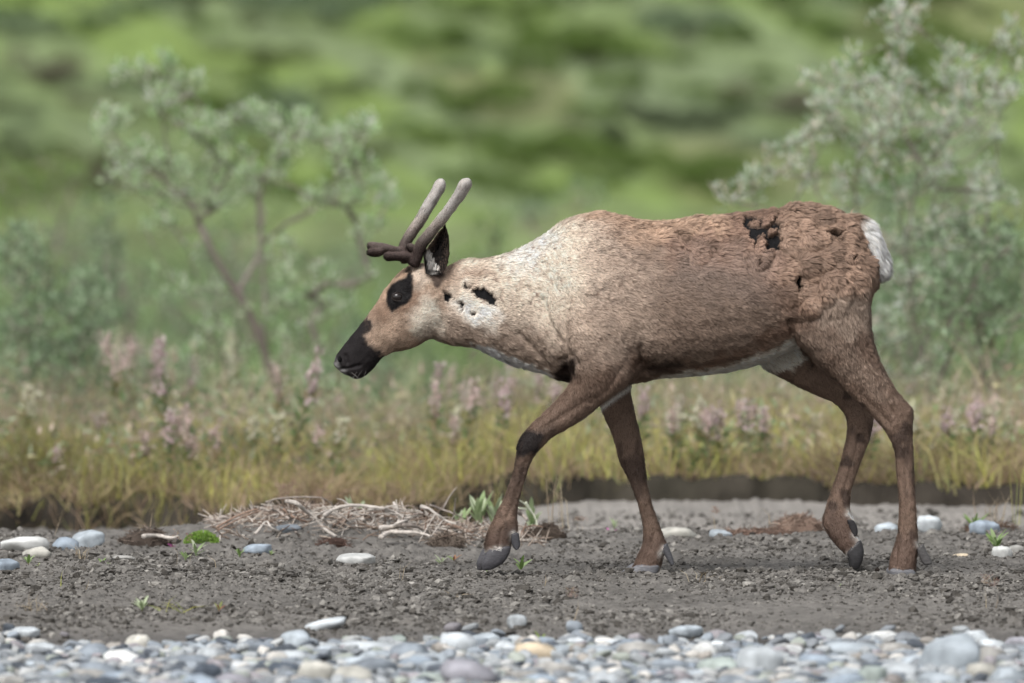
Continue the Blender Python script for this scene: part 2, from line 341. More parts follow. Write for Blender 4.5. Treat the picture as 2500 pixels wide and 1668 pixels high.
# ---- willows: a skeleton grown towards leaf clusters
def willow(name, base, Y, stems, clusters, label, rng, group=None, ydep=.45, leafcols=((172,200,150),(200,220,182),(142,170,120),(222,232,208)), nl=16, rl=.045, leaf=.036, bark=(122,112,108), r0=.022, parts=('trunk', 'crown')):
    b = W(base[0], base[1], Y); b[2] = g1(b[0], b[1])-.03; root = empty(name, tuple(float(v) for v in b)); tag(root, label, 'willow shrub' if 'willow' in label else 'shrub', group)
    nodes = [b.copy()]; par = [-1]
    def addn(p, q): nodes.append(np.array(p, float)); par.append(q); return len(nodes)-1
    for st in stems:
        pts = [W(u, v, Y) for u, v in st]; dy = rng.uniform(-.25, .25)*ydep; q0 = int(np.argmin([np.linalg.norm(n_-pts[0]) for n_ in nodes])); q = q0
        for i, p in enumerate(pts[0 if q0 and np.linalg.norm(nodes[q0]-pts[0]) > .05 else 1:]): 
            p = p.copy(); p[1] += dy*(i+1); p0 = nodes[q]; m = max(1, int(np.linalg.norm(p-p0)/.09))
            for k in range(1, m+1): q = addn(p0+(p-p0)*k/m+rng.normal(size=3)*.005, q)
    nst = len(nodes); cl = []
    for u, v in clusters:
        p = W(u, v, Y); p[1] += rng.normal()*ydep*.5; cl.append(p)
    cl.sort(key=lambda p: np.linalg.norm(p-b))
    for p in cl:
        A = np.array(nodes); d = np.linalg.norm(A-p, axis=1)+np.where(A[:, 2] > p[2]-.02, .3, 0)+.25*np.abs(A[:, 2]-p[2]); q = int(np.argmin(d)); p0 = nodes[q]; L = np.linalg.norm(p-p0); m = max(1, int(L/.08))
        for k in range(1, m+1):
            t = k/m; pt = p0+(p-p0)*t; pt[2] -= .12*L*t*(1-t)*2; q = addn(pt+rng.normal(size=3)*.006*(k < m), q)
    nn = len(nodes); load = np.ones(nn)
    for i in range(nn-1, 0, -1): load[par[i]] += load[i]*0+0
    ch = [[] for _ in range(nn)]
    for i in range(1, nn): ch[par[i]].append(i)
    area = np.zeros(nn)
    for i in range(nn-1, -1, -1): area[i] = sum(area[c] for c in ch[i]) if ch[i] else 1.0
    rad = np.sqrt(area/area[0])*r0; rad = np.maximum(rad, .0028); hh_ = (np.array(nodes)[:, 2]-b[2])/max(1e-3, max(n_[2] for n_ in nodes)-b[2]); rad[:nst] = np.maximum(rad[:nst], r0*.46*(1-.8*hh_[:nst]))
    wb = MB(); done = [(0, c) for c in ch[0]]
    while done:
        s0, c = done.pop(); P = [nodes[s0], nodes[c]]; R = [min(rad[s0], rad[c]*1.15), rad[c]]; q = c
        while ch[q]:
            kids = sorted(ch[q], key=lambda i: -area[i])
            for o2 in kids[1:]: done.append((q, o2))
            q = kids[0]; P.append(nodes[q]); R.append(rad[q])
        V, Q, T = tube(P, R, 6); wb.add(V, Q, T, lin(bark)*rng.uniform(.8, 1.2))
    wb.build(parts[0], M['bark'], root)
    lb = MB(); P = np.array(cl); n = len(P)*nl; k = np.repeat(np.arange(len(P)), nl); off = rng.normal(size=(n, 3)); off /= np.linalg.norm(off, axis=1)[:, None]; 
    csz = rng.uniform(.6, 1.35, len(P))[k][:, None]; PP = P[k]+off*rng.uniform(.1, 1, (n, 1))*rl*np.array([1, 1, 1.3])*csz; D = off+np.array([0, 0, .9])+rng.normal(size=(n, 3))*.3
    cc = pal(rng, n, leafcols, .1)*(rng.uniform(.85, 1.12, len(P))[k][:, None]); leaves(lb, PP, D, leaf*rng.uniform(.7, 1.3, n), leaf*.36, np.clip(cc, .01, .7), rng)
    # leaves strung along the twigs
    A = np.array(nodes); tw = np.where(rad < .0045)[0]
    if len(tw):
        k = rng.choice(tw, min(len(tw)*3, 5000)); P2 = A[k]+rng.normal(size=(len(k), 3))*.02; D = rng.normal(size=(len(k), 3)); D[:, 2] += .6
        leaves(lb, P2, D, leaf*rng.uniform(.5, 1.1, len(k)), leaf*.34, np.clip(pal(rng, len(k), [(150,168,138),(134,154,118),(168,182,156)], .12), .01, .6), rng)
    lb.build(parts[1], M['leaf'], root, False)
    return root
rng = np.random.default_rng(21)
def blobs(rng, lst):
    out = []
    for cx, cy, rx, ry, n in lst:
        for _ in range(n): a, r = rng.uniform(0, 6.28), math.sqrt(rng.random()); out.append((cx+math.cos(a)*r*rx, cy+math.sin(a)*r*ry))
    return out
L_cl = blobs(rng, [(330,410,85,65,22),(290,300,40,40,6),(255,315,25,15,4),(500,310,75,32,18),(615,275,30,20,7),(640,300,40,20,6),(740,300,40,25,8),(780,330,35,25,7),(830,320,30,35,8),(890,310,22,25,7),(855,380,40,45,11),(880,440,50,50,12),(800,480,60,45,11),
    (640,430,60,50,10),(560,400,60,60,12),(940,490,25,50,6),(690,370,50,40,9),(440,440,70,60,12),(380,520,50,40,6),(400,180,45,60,8),(460,200,30,30,5),(300,180,25,15,3),(400,240,35,40,7),(560,480,60,40,6),(900,560,40,40,5),(700,620,90,60,7),(640,720,110,80,9),(540,860,110,90,12),(780,900,80,90,14),(840,690,70,70,9),(440,680,60,80,7),(700,800,60,90,8)])
willow('willow_shrub', (728,1068), 17.0, [[(728,1068),(690,975),(655,880),(628,800),(585,720),(540,650),(495,560),(462,480),(420,380),(395,250)], [(640,830),(648,720),(636,640),(630,560),(626,480),(600,380)],
    [(640,600),(700,545),(775,505),(850,430),(885,340)], [(626,500),(660,400),(740,320)], [(470,500),(380,430),(280,340)], [(728,1068),(640,1000),(560,900)]], L_cl,
    'leaning silver-leaved willow shrub with forked grey trunks behind the caribou\'s head', rng, r0=.026, nl=18, rl=.034)
R_cl = [(1700+u/2.614, v/2.614) for u, v in [(1250,30),(1220,70),(1445,40),(1175,135),(1280,190),(1290,240),(1350,150),(1250,420),(1000,420),(1080,490),(800,520),(945,520),(955,610),(1180,580),(1270,600),(1400,510),(1470,600),(750,660),(740,810),(730,860),(610,890),(575,950),(820,910),(960,910),(1040,700),(1140,680),(1390,770),(1240,770),(1580,780),(1680,350),(1640,380),(1590,430),(1780,400),(1600,520),(1760,510),(1700,540),(1940,300),(2040,260),(2000,540),(1960,600),(2060,570),(1860,700),(1950,700),(1700,660),(1500,850),(1600,880),(1820,880),(1890,880),(1160,890),(1220,900),(1210,1070),(1300,1030),(1040,1040),(890,1100),(700,1170),(470,1140),(370,1140),(210,1270),(360,1230),(760,1180),(1020,1280),(1130,1180),(1300,1270),(1850,1260),(1540,1000),(1620,1100),(1520,1130),(870,640),(860,740),(1100,610),(1310,650),(1160,810),(1280,860),(1650,700),(1750,620)]]
willow('willow_shrub', (2215,1110), 12.5, [[(2215,1110),(2150,900),(2100,650),(2000,480),(1990,330)],[(2215,1110),(2240,850),(2200,600),(2230,420),(2180,250)],[(2215,1110),(2330,850),(2400,600),(2440,400),(2450,220)],[(2215,1110),(2120,900),(2080,700),(2078,560),(2080,420),(2100,300),(2070,200)], [(2215,1110),(2270,800),(2288,600),(2290,460),(2310,330),(2350,230)], [(2120,900),(2000,640),(1900,520),(1800,490)], [(2290,460),(2200,300),(2180,120),(2180,60)], [(2310,330),(2420,240),(2470,120)]],
    R_cl+[(u+rng.normal()*26, v+rng.normal()*26) for u, v in R_cl]+blobs(rng, [(2100,640,90,120,22),(2300,600,90,140,26),(2420,520,60,120,18),(2200,820,110,120,22),(2120,960,60,90,10)]), 'tall silver-leaved willow shrub rising behind the caribou\'s rump', rng, r0=.013, ydep=.8, leafcols=((186,200,178),(212,220,208),(150,170,140),(216,206,192)), nl=18, rl=.036)
low = [((850,1090),20,[(820,960,130,60,34),(700,1000,100,40,16),(900,900,70,60,12)],'grey-green brush around the foot of the leaning willow'),
 ((420,1090),19,[(400,930,110,60,26),(480,1000,90,40,12),(330,980,70,50,10)],'greyish brush left of the leaning willow\'s foot'),
 ((600,1000),30,[(560,640,90,80,18),(640,760,90,70,16)],'hazy sage bush between the stems of the leaning willow'),
 ((2180,1120),24,[(2240,520,120,90,26),(2400,640,90,110,24),(2120,760,60,90,14)],'hazy green brush behind the tall right willow'),
 ((500,1060),34,[(480,760,90,70,16),(420,820,80,60,12),(560,700,60,60,8)],'soft green bush behind the forked trunks of the leaning willow'),
 ((300,1000),30,[(330,700,90,60,16),(250,640,60,50,8)],'rounded green bush between the left thicket and the leaning willow'),
 ((780,1020),38,[(780,700,110,60,16),(850,640,60,40,8)],'pale grey-green bush in front of the caribou\'s forehead, far back'),
 ((1050,1000),26,[(1040,930,110,60,20),(960,960,80,40,10)],'greyish low willow under the caribou\'s throat'),
 ((1330,1050),24,[(1300,985,90,50,16)],'low sage bush just in front of the chest'),
 ((1650,1020),26,[(1620,970,120,50,20),(1720,960,90,40,12)],'low grey willow under the belly'),
 ((1450,820),45,[(1400,480,90,30,8),(1300,520,80,30,10)],'far pale bush behind the withers'),
 ((620,900),46,[(640,560,120,50,14),(540,600,80,40,8)],'far yellow-green bush behind the leaning willow\'s crown'),
 ((180,900),46,[(170,560,110,50,12),(260,600,60,40,6)],'far grey bush above the left thicket'),
 ((2420,1130),12,[(2380,620,130,90,40),(2440,800,80,120,30),(2330,760,80,90,24)],'dense grey-green willow thicket at the right edge of the photo'),
 ((2250,1120),17,[(2220,640,90,110,30),(2200,800,70,100,22),(2260,940,80,80,16)],'purplish twiggy willow thicket just behind the caribou\'s hind legs'),
 ((90,1080),16,[(110,820,120,120,70),(50,640,60,90,24),(225,780,60,130,34),(130,950,140,60,44)],'broad sage-green willow thicket at the left edge of the photo'),
 ((330,1060),28,[(250,560,60,90,12),(230,680,50,60,10),(280,800,60,60,10)],'thin grey willow sapling between the left thicket and the leaning willow'),
 ((930,1080),24,[(900,820,80,60,20),(860,930,90,60,20),(960,740,50,50,8)],'low mossy-green willow bush below the caribou\'s muzzle'),
 ((60,900),40,[(80,430,120,60,26),(30,500,60,60,12),(170,480,60,50,10)],'bright yellow-green bush at the far left behind the thicket'),
 ((1180,1010),32,[(1150,640,80,50,14),(1200,560,50,40,8),(1120,900,90,50,14)],'pale green bush hidden mostly behind the caribou\'s neck'),
 ((2060,1080),20,[(1990,960,80,50,10),(1900,950,90,50,14),(1780,940,80,30,12)],'low grey-green bush seen between the caribou\'s belly and hind legs'),
 ((2440,1240),9.0,[(2440,1130,50,80,18),(2380,1180,40,40,8)],'small leafy willow on the bank at the far right')]
for (bu, bv), Y, bl_, lab in low:
    yg = 'yellow-green' in lab or 'pale green' in lab; pc = ((126,150,84),(108,132,70),(144,164,106)) if yg else ((136,158,124),(168,188,158),(104,126,92),(120,132,112))
    cs = blobs(rng, bl_); b0 = (bu, bv); st = []
    for j in range(4): q = cs[rng.integers(len(cs))]; st.append([b0, ((bu*.6+q[0]*.4)+rng.normal()*10, bv*.5+q[1]*.5), q])
    willow('willow_shrub', b0, Y, st, cs, lab, rng, r0=.014, ydep=.7, leafcols=pc, nl=18, rl=.06, leaf=.04, bark=(128,114,112))
# ---- fireweed and other flowering stalks in the meadow
def stalk(rng, h, fc, name='fireweed'):
    r = empty(name, (0, 0, 0)); mb = MB(); V, Q, T = tube([(0, 0, -.02), (.01, .005, h*.5), (.02+rng.normal()*.02, 0, h)], [.003, .0025, .0015], 5, 3); mb.add(V, Q, T, lin((128,104,92))); mb.build('stem', M['bark'], r)
    n = 34; z = rng.uniform(.1, .72, n)*h; P = np.stack([z*0, z*0, z], 1)+[.01, 0, 0]; D = rng.normal(size=(n, 3)); D[:, 2] = .5; lb = MB(); leaves(lb, P, D, .055, .014, pal(rng, n, [(120,136,92),(140,132,92),(104,124,84)]), rng); lb.build('leaves', M['leaf'], r, False)
    n = 46; z = rng.uniform(.66, 1.03, n)*h; P = np.stack([.02+rng.normal(size=n)*.010, rng.normal(size=n)*.010, z], 1); D = rng.normal(size=(n, 3)); D[:, 2] += .3; fb = MB(); leaves(fb, P, D, .024, .02, np.clip(pal(rng, n, fc, .08), .01, .85), rng); fb.build('blossoms', M['leaf'], r, False)
    return r
rng = np.random.default_rng(31)
FK = [('pale pink', [(214,194,190),(202,182,178),(196,184,172)]), ('whitish', [(214,210,192),(198,196,176),(190,190,164)]), ('mauve-pink', [(198,176,180),(184,164,168),(200,188,184)])]
fw = []
for cx, cy, rx, ry, n in [(330,880,130,60,24),(200,1130,200,60,16),(430,1050,80,60,16),(640,900,130,60,12),(1120,980,110,60,30),(1250,950,90,40,16),(1650,1030,140,60,26),(1780,1010,110,50,16),(1950,1090,100,50,14),(2320,1000,130,90,24),(2100,1020,50,40,6),(780,1040,150,60,10),(60,960,60,60,8)]:
    for _ in range(int(n*.75)): fw.append((cx+rng.normal()*rx*.6, cy+rng.normal()*ry*.5))
pr = []
for kn, fc in FK:
    for h in (.30, .42): pr.append((kn, h, stalk(rng, h, fc)))
asg = rng.integers(0, len(pr), len(fw)); pools = [copies(p[2], int((asg == i).sum())) for i, p in enumerate(pr)]
for (u, v), a in zip(fw, asg):
    kn, h, _ = pr[a]; Y = rng.uniform(8, 24)
    for _ in range(40):
        Y = rng.uniform(7.5, 26); p = W(u, v, Y); gg = g1(p[0], Y); need = (p[2]-gg)/.85
        if .22 < need < .5: break
    s = min(max(need, .15), .52)/h; o = pools[a].pop(); o.location = (p[0], Y, gg); o.scale = (.8, .8, s); o.rotation_euler = (rng.normal()*.08, rng.normal()*.1, rng.uniform(0, 6.28))
    where = ['at the left edge', 'below the left thicket', 'left of leaning willow', 'at leaning willow\'s foot', 'below the muzzle', 'under the neck', 'before the chest', 'behind the forelegs', 'under the belly', 'before hind legs', 'between hind legs', 'right of hind legs', 'at the right edge'][int(min(12, max(0, u/193)))]
    row = 'front' if Y < 12 else 'second' if Y < 18 else 'rear'; tl = 'tall' if h*s > .36 else 'short'
    tag(o, f'{tl} {kn} flower stalk, {row} row, {where}', 'flower', f'{tl} {kn} flower stalks, {row} row, {where}')
# ---- ground cover nobody could count
def cover(name, n, y0, y1, xw, hr, wd, cols, label, seed, power=1.0, leafy=False, mask=None, lean=.35):
    rng = np.random.default_rng(seed); y = y0+(y1-y0)*rng.random(n)**power; x = rng.uniform(-1, 1, n)*xw*(34+y)/40
    k = (y > bank(x)+.05+.15*sstep(-.1, .3, x))
    cl = n2(x, y, 1.6, 1.0, 2, seed)+.5*n2(x, y, 4.5, 2.5, 2, seed+9); k &= (cl > rng.uniform(-.8, .5, n))
    if mask is not None: k &= mask(x, y, rng)
    x, y, cl = x[k], y[k], cl[k]; n = len(x); P = np.stack([x, y, gz(x, y)-.01], 1); mb = MB(); h = rng.uniform(*hr, n)*np.clip(1+.75*cl, .25, 2)
    c = np.clip(pal(rng, n, cols, .15)*(1+.5*n2(x, y, 1.1, .7, 3, seed+1)[:, None]), .01, .7)
    if leafy: P[:, 2] += rng.random(n)*h; D = rng.normal(size=(n, 3)); D[:, 2] += .5; leaves(mb, P, D, wd*3.2*rng.uniform(.6, 1.3, n), wd, c, rng)
    else: grasses(mb, P, h, wd, c, rng, lean)
    o = mb.build(name, M['leaf'], None, False); tag(o, label, 'ground cover', None, 'stuff'); return o
cover('meadow_grass', 60000, 6.9, 15, 2.3, (.04, .22), .005, [(174,168,116),(162,158,102),(168,148,120),(154,134,110),(146,150,104),(188,184,104),(170,170,100)], 'yellow-green grass along the bank behind the mud', 61)
cover('dry_grass', 22000, 6.8, 9.0, 2.3, (.03, .12), .005, [(156,138,114),(138,120,98),(168,150,124),(116,102,84)], 'brown dry stems and litter at the edge of the bank', 62, lean=.6)
cover('bank_grass', 16000, 6.6, 7.9, 2.3, (.08, .22), .005, [(150,136,104),(136,120,92),(156,150,104),(124,104,84),(164,144,124)], 'tawny grass hanging over the edge of the bank', 67, lean=.7, mask=lambda x, y, r: (x < .15+.15*r.normal(size=len(x))) | ((r.random(len(x)) < .9) & (n2(x, y*0, 2.2, 0, 3, 68) > -.05)))
cover('low_herbs', 90000, 8.0, 34, 2.8, (.06, .30), .016, [(142,158,124),(166,176,150),(118,136,98),(178,172,136),(172,154,140),(186,170,158),(130,120,104)], 'sage-green low herbs filling the meadow', 63, leafy=True)
cover('seed_grass', 26000, 8.0, 28, 2.8, (.16, .42), .004, [(176,164,136),(160,146,112),(190,176,156),(150,152,110),(184,160,150)], 'tall pale seed-grass stems among the meadow herbs', 66, lean=.22)
cover('far_meadow_grass', 50000, 22, 110, 3.0, (.14, .45), .02, [(118,138,94),(106,126,84),(132,146,114),(124,142,100)], 'soft green grass of the farther meadow', 64, power=1.5)
# ================================================================== CARIBOU
caribou = empty('caribou', (float(W(1700, 0)[0]), 0, 0))
tag(caribou, 'brown caribou with patchy moulting coat and short velvet antlers walking across the grey mud', 'caribou')
neck_trunk = [(1080,652,1062,832,0,.058),(1137,633,1112,845,0,.068),(1180,629,1165,851,0,.078),(1230,619,1215,876,0,.088),(1281,598,1268,897,0,.102),
 (1330,570,1325,912,0,.125),(1386,534,1385,934,0,.158),(1459,515,1465,944,0,.18),(1523,527,1545,938,0,.195),(1603,539,1610,922,0,.208),(1708,528,1708,916,0,.215),
 (1800,518,1800,903,0,.208),(1850,513,1858,888,0,.198),(1900,510,1902,868,0,.185),(1944,502,1950,850,0,.178),(2013,509,2008,838,0,.165),(2060,525,2056,825,0,.150),
 (2098,551,2096,800,0,.125),(2122,590,2120,765,0,.09),(2134,640,2132,710,0,.045)]
head = [(1092,655,1072,828,0,.066),(1050,642,1046,830,0,.074),(1012,640,1016,848,0,.074),(978,660,988,856,0,.070),(952,686,962,861,0,.064),(926,722,948,868,0,.055),
 (898,762,934,876,0,.045),(874,793,916,898,0,.040),(850,824,900,915,0,.038),(832,846,885,925,0,.037),(818,866,866,928,0,.033),(812,882,845,919,0,.024)]
hind_near = [(1900,640,2128,640,-.09,.07),(1908,720,2128,720,-.105,.08),(1922,790,2126,775,-.115,.082),(1936,828,2132,822,-.118,.075),(1963,856,2140,856,-.118,.068),(1996,892,2154,892,-.116,.058),
 (2040,930,2172,925,-.114,.047),(2077,967,2190,955,-.112,.039),(2114,1001,2212,979,-.11,.033),(2145,1034,2231,1003,-.108,.029),(2169,1066,2229,1045,-.106,.025),(2184,1105,2230,1100,-.105,.021),
 (2188,1150,2233,1150,-.104,.018),(2194,1211,2236,1211,-.103,.018),(2194,1260,2239,1260,-.102,.020),(2191,1300,2242,1304,-.1,.024),(2182,1335,2243,1335,-.1,.028),(2174,1362,2240,1362,-.1,.033),(2170,1390,2236,1394,-.1,.035)]
hind_far = [(1880,760,2110,740,.1,.07),(1852,850,2110,800,.105,.07),(1858,892,2060,800,.11,.068),(1905,921,2010,850,.11,.058),(1950,945,2040,892,.11,.048),(1995,966,2078,922,.11,.04),(2033,982,2108,955,.11,.034),
 (2058,1006,2130,990,.108,.029),(2068,1036,2133,1027,.106,.026),(2065,1071,2124,1073,.104,.022),(2055,1112,2110,1110,.102,.02),(2046,1149,2096,1147,.1,.018),(2033,1186,2083,1184,.1,.018),(2022,1219,2077,1215,.1,.019),
 (2013,1248,2076,1243,.1,.022),(2007,1272,2084,1266,.1,.025),(2018,1300,2086,1285,.1,.027),(2037,1328,2092,1298,.1,.028),(2058,1348,2100,1318,.1,.028),(2068,1360,2104,1330,.1,.026)]
fore_near = [(1370,680,1560,700,-.115,.06),(1375,790,1560,800,-.13,.07),(1384,870,1556,870,-.135,.066),(1392,915,1546,918,-.133,.06),(1388,938,1512,958,-.13,.054),(1376,956,1468,988,-.126,.047),(1357,978,1432,1019,-.12,.041),
 (1327,1008,1388,1046,-.116,.035),(1298,1034,1350,1068,-.112,.031),(1275,1060,1322,1094,-.11,.03),(1262,1084,1306,1112,-.108,.029),(1259,1112,1296,1130,-.106,.025),(1255,1137,1290,1146,-.105,.021),(1248,1167,1281,1172,-.104,.018),
 (1238,1193,1273,1198,-.103,.018),(1227,1223,1266,1226,-.102,.019),(1213,1248,1262,1252,-.1,.022),(1201,1274,1263,1278,-.1,.027),(1190,1297,1262,1302,-.1,.031),(1183,1318,1250,1322,-.1,.034),(1181,1345,1246,1340,-.1,.035)]
fore_far = [(1430,800,1570,800,.1,.06),(1440,880,1560,880,.105,.055),(1452,945,1540,945,.105,.047),(1464,990,1546,986,.104,.04),(1475,1019,1553,1019,.103,.035),(1490,1052,1562,1054,.102,.032),(1501,1084,1569,1088,.1,.03),
 (1508,1115,1574,1118,.1,.028),(1518,1141,1577,1145,.1,.025),(1534,1171,1580,1175,.1,.021),(1545,1200,1586,1204,.1,.018),(1555,1226,1594,1232,.1,.018),(1562,1252,1603,1260,.1,.019),(1568,1278,1612,1286,.1,.023),
 (1570,1304,1621,1310,.1,.027),(1568,1330,1630,1334,.1,.031),(1557,1355,1622,1356,.1,.035),(1547,1378,1616,1380,.1,.036),(1542,1390,1610,1394,.1,.036)]
brow = [(970,690,992,706,-.052,.018),(965,715,985,722,-.055,.02),(955,740,975,745,-.05,.014)]
def mir(sec): return [(a, b, c, d, -y, wd) for a, b, c, d, y, wd in sec]
parts = [loft(neck_trunk, e=2.3, egg=.16), loft(head, e=2.3, egg=-.05), loft(hind_near), loft(hind_far), loft(fore_near), loft(fore_far)]
BV, BQ, BT, BE = remesh(parts, .0048, 7)
BN = vnormals(BV, BT)
def UV(V):      # world -> photo-like design coordinates
    k = S*(D0+V[:, 1])/D0
    return 1250+V[:, 0]/k, HOR+(HC-V[:, 2])/k
U, Vv = UV(BV)
# ---- muscles, folds and the tufted moulting fur as real relief
def bulge(cu, cv, ru, rv, amp): return amp*np.exp(-((U-cu)/ru)**2-((Vv-cv)/rv)**2)
side = np.clip(np.abs(BN[:, 1])*1.3, 0, 1)
near = BN[:, 1] < .2
disp = side*(bulge(1470,760,70,110,.016)+bulge(1420,640,70,60,.008)+bulge(2030,690,80,110,.018)+bulge(1025,790,34,34,.007)+bulge(1010,690,25,18,.004)+bulge(1720,740,150,110,.006)-bulge(1590,780,35,120,.008)-bulge(1870,800,50,60,.012)-bulge(1330,700,30,80,.008)
     +bulge(1455,905,50,40,.008))
creases = [([(1319,730),(1330,766),(1347,801),(1365,832)],.009,7),([(1262,812),(1295,846),(1316,871),(1340,902)],.009,7),([(1556,850),(1563,881),(1572,905),(1555,935)],.018,9),
 ([(1362,880),(1395,868),(1408,885)],.012,8),([(1378,905),(1385,925)],.02,18),([(1925,785),(1932,817),(1950,845),(1985,885)],.016,8),([(1925,792),(1963,779),(2002,771)],.004,9),
 ([(1072,740),(1080,790),(1092,838)],.006,9),([(2150,940),(2163,975),(2180,1010)],.007,6),([(1560,895),(1640,893),(1700,888)],.006,10),([(1240,960),(1190,1290)],0,1),
 ([(1222,1290),(1214,1335)],.006,5),([(1598,1300),(1572,1370)],.005,6),([(2190,1300),(2186,1380)],.006,5),([(826,905),(850,900),(880,893)],.006,4),([(842,868),(848,885)],.007,5),([(1000,640),(1010,665)],.002,6),([(2208,1095),(2212,1180),(2217,1290)],.0035,5),([(1281,1125),(1262,1200),(1236,1262)],.003,5),([(1552,1160),(1575,1215),(1592,1290)],.003,5),([(2100,1060),(2080,1130),(2056,1215)],.003,5),([(1330,1040),(1380,1010),(1440,970)],.004,9),([(2100,960),(2140,1000),(2170,1030)],.004,7),([(1512,900),(1480,950),(1440,985)],.004,8)]
for pl, dep, wd in creases:
    d = polydist(U, Vv, pl, False); disp = disp - side*dep*np.exp(-(d/wd)**2)
disp += .0022*fbm(BV*22, 3, 5)*sstep(1000, 900, Vv)+.0009*fbm(BV*70, 2, 9)
haunch = [(1560,545),(1700,530),(1830,512),(1905,505),(1945,485),(2090,520),(2150,600),(2140,700),(2060,748),(1990,790),(1930,770),(1880,690),(1800,660),(1700,650),(1600,610)]
hd = polydist(U, Vv, haunch); hmask = sstep(26, -34, hd+8*fbm(BV*14, 2, 77))
idx = np.where(hd < 5)[0]; pick = []
for i in RNG.permutation(idx):
    if all(np.linalg.norm(BV[i]-BV[j]) > .036 for j in pick): pick.append(i)
    if len(pick) > 330: break
hh = np.zeros(len(BV)); best = np.full(len(BV), -1); CL = BV[pick]; CR = RNG.uniform(.034, .062, len(pick)); CH = RNG.uniform(.012, .036, len(pick))
big = sstep(1780, 1960, UV(CL)[0])*.5+.6; CH = CH*big
for k, (c, r, h) in enumerate(zip(CL, CR, CH)):
    dv = BV-c; dv = dv*np.array([1, 1, 1.15]); d = np.sqrt((dv**2).sum(1)); hk = h*np.sqrt(np.clip(1-(d/r)**2, 0, 1))
    # shingled: every tuft overhangs the one behind it
    hk = hk*(1+.5*np.clip(dv[:, 0]/r, -1, 1)); sel = hk > hh; hh[sel] = hk[sel]; best[sel] = k
disp += hmask*(hh*.95-.016)
TUFT = [(1866,512),(1886,516),(1880,538),(1872,556),(1862,548)]
BARE = [[(1816,522),(1846,528),(1866,530),(1870,549),(1877,553),(1883,543),(1899,518),(1900,565),(1910,582),(1897,610),(1873,606),(1864,586),(1853,580),(1842,600),(1831,576),(1827,561),(1818,550)],
 [(1153,709),(1174,696),(1193,709),(1211,730),(1212,747),(1191,742),(1178,732),(1163,726)],[(1126,690),(1150,701),(1146,710),(1130,702)],[(1083,710),(1095,716),(1108,729),(1099,732),(1095,745),(1086,734)],
 [(1113,733),(1125,742),(1133,760),(1124,761)],[(1143,758),(1162,765),(1160,777),(1148,772)],[(2016,572),(2030,566),(2051,572),(2045,585),(2030,580)],[(1942,680),(1952,678),(1956,700),(1950,716),(1944,700)],[(2080,624),(2088,628),(2085,640)],[(1856,634),(1862,640),(1858,652)]]
wu = U+7*fbm(BV*75, 2, 21); wv = Vv+7*fbm(BV*75, 2, 22)
bare = np.zeros(len(BV))
for p in BARE: bare = np.maximum(bare, sstep(2.5, -1.5, polydist(wu, wv, p)))
bare *= sstep(.05, -.02, BV[:, 1])*sstep(-3, 3, polydist(wu, wv, TUFT))*sstep(-3, 3, polydist(wu, wv, [(1832,536),(1852,538),(1848,548),(1830,546)]))*sstep(-3, 3, polydist(wu, wv, [(1880,560),(1896,566),(1890,578),(1876,572)]))*sstep(-3, 3, polydist(wu, wv, [(1850,576),(1866,570),(1874,590),(1862,600),(1846,598)]))          # the bald spots are on the near flank
disp = disp*(1-bare)-.011*bare-.0028-.0015*sstep(1000, 850, Vv)
rg = np.abs(fbm(np.stack([BV[:, 0]*26, BV[:, 1]*26, BV[:, 2]*34], 1), 2, 81)); gate = sstep(-.05, .35, fbm(BV*13, 2, 82))
crack = np.exp(-(rg/.075)**2)*gate*sstep(1090, 1150, U)*sstep(1640, 1560, U)*sstep(870, 800, Vv)
crack = np.maximum(crack, .5*np.exp(-(rg/.06)**2)*gate*sstep(1640, 1700, U)*sstep(800, 700, Vv)); disp = disp-.004*crack*side
BV = BV+BN*disp[:, None]; BN = vnormals(BV, BT)
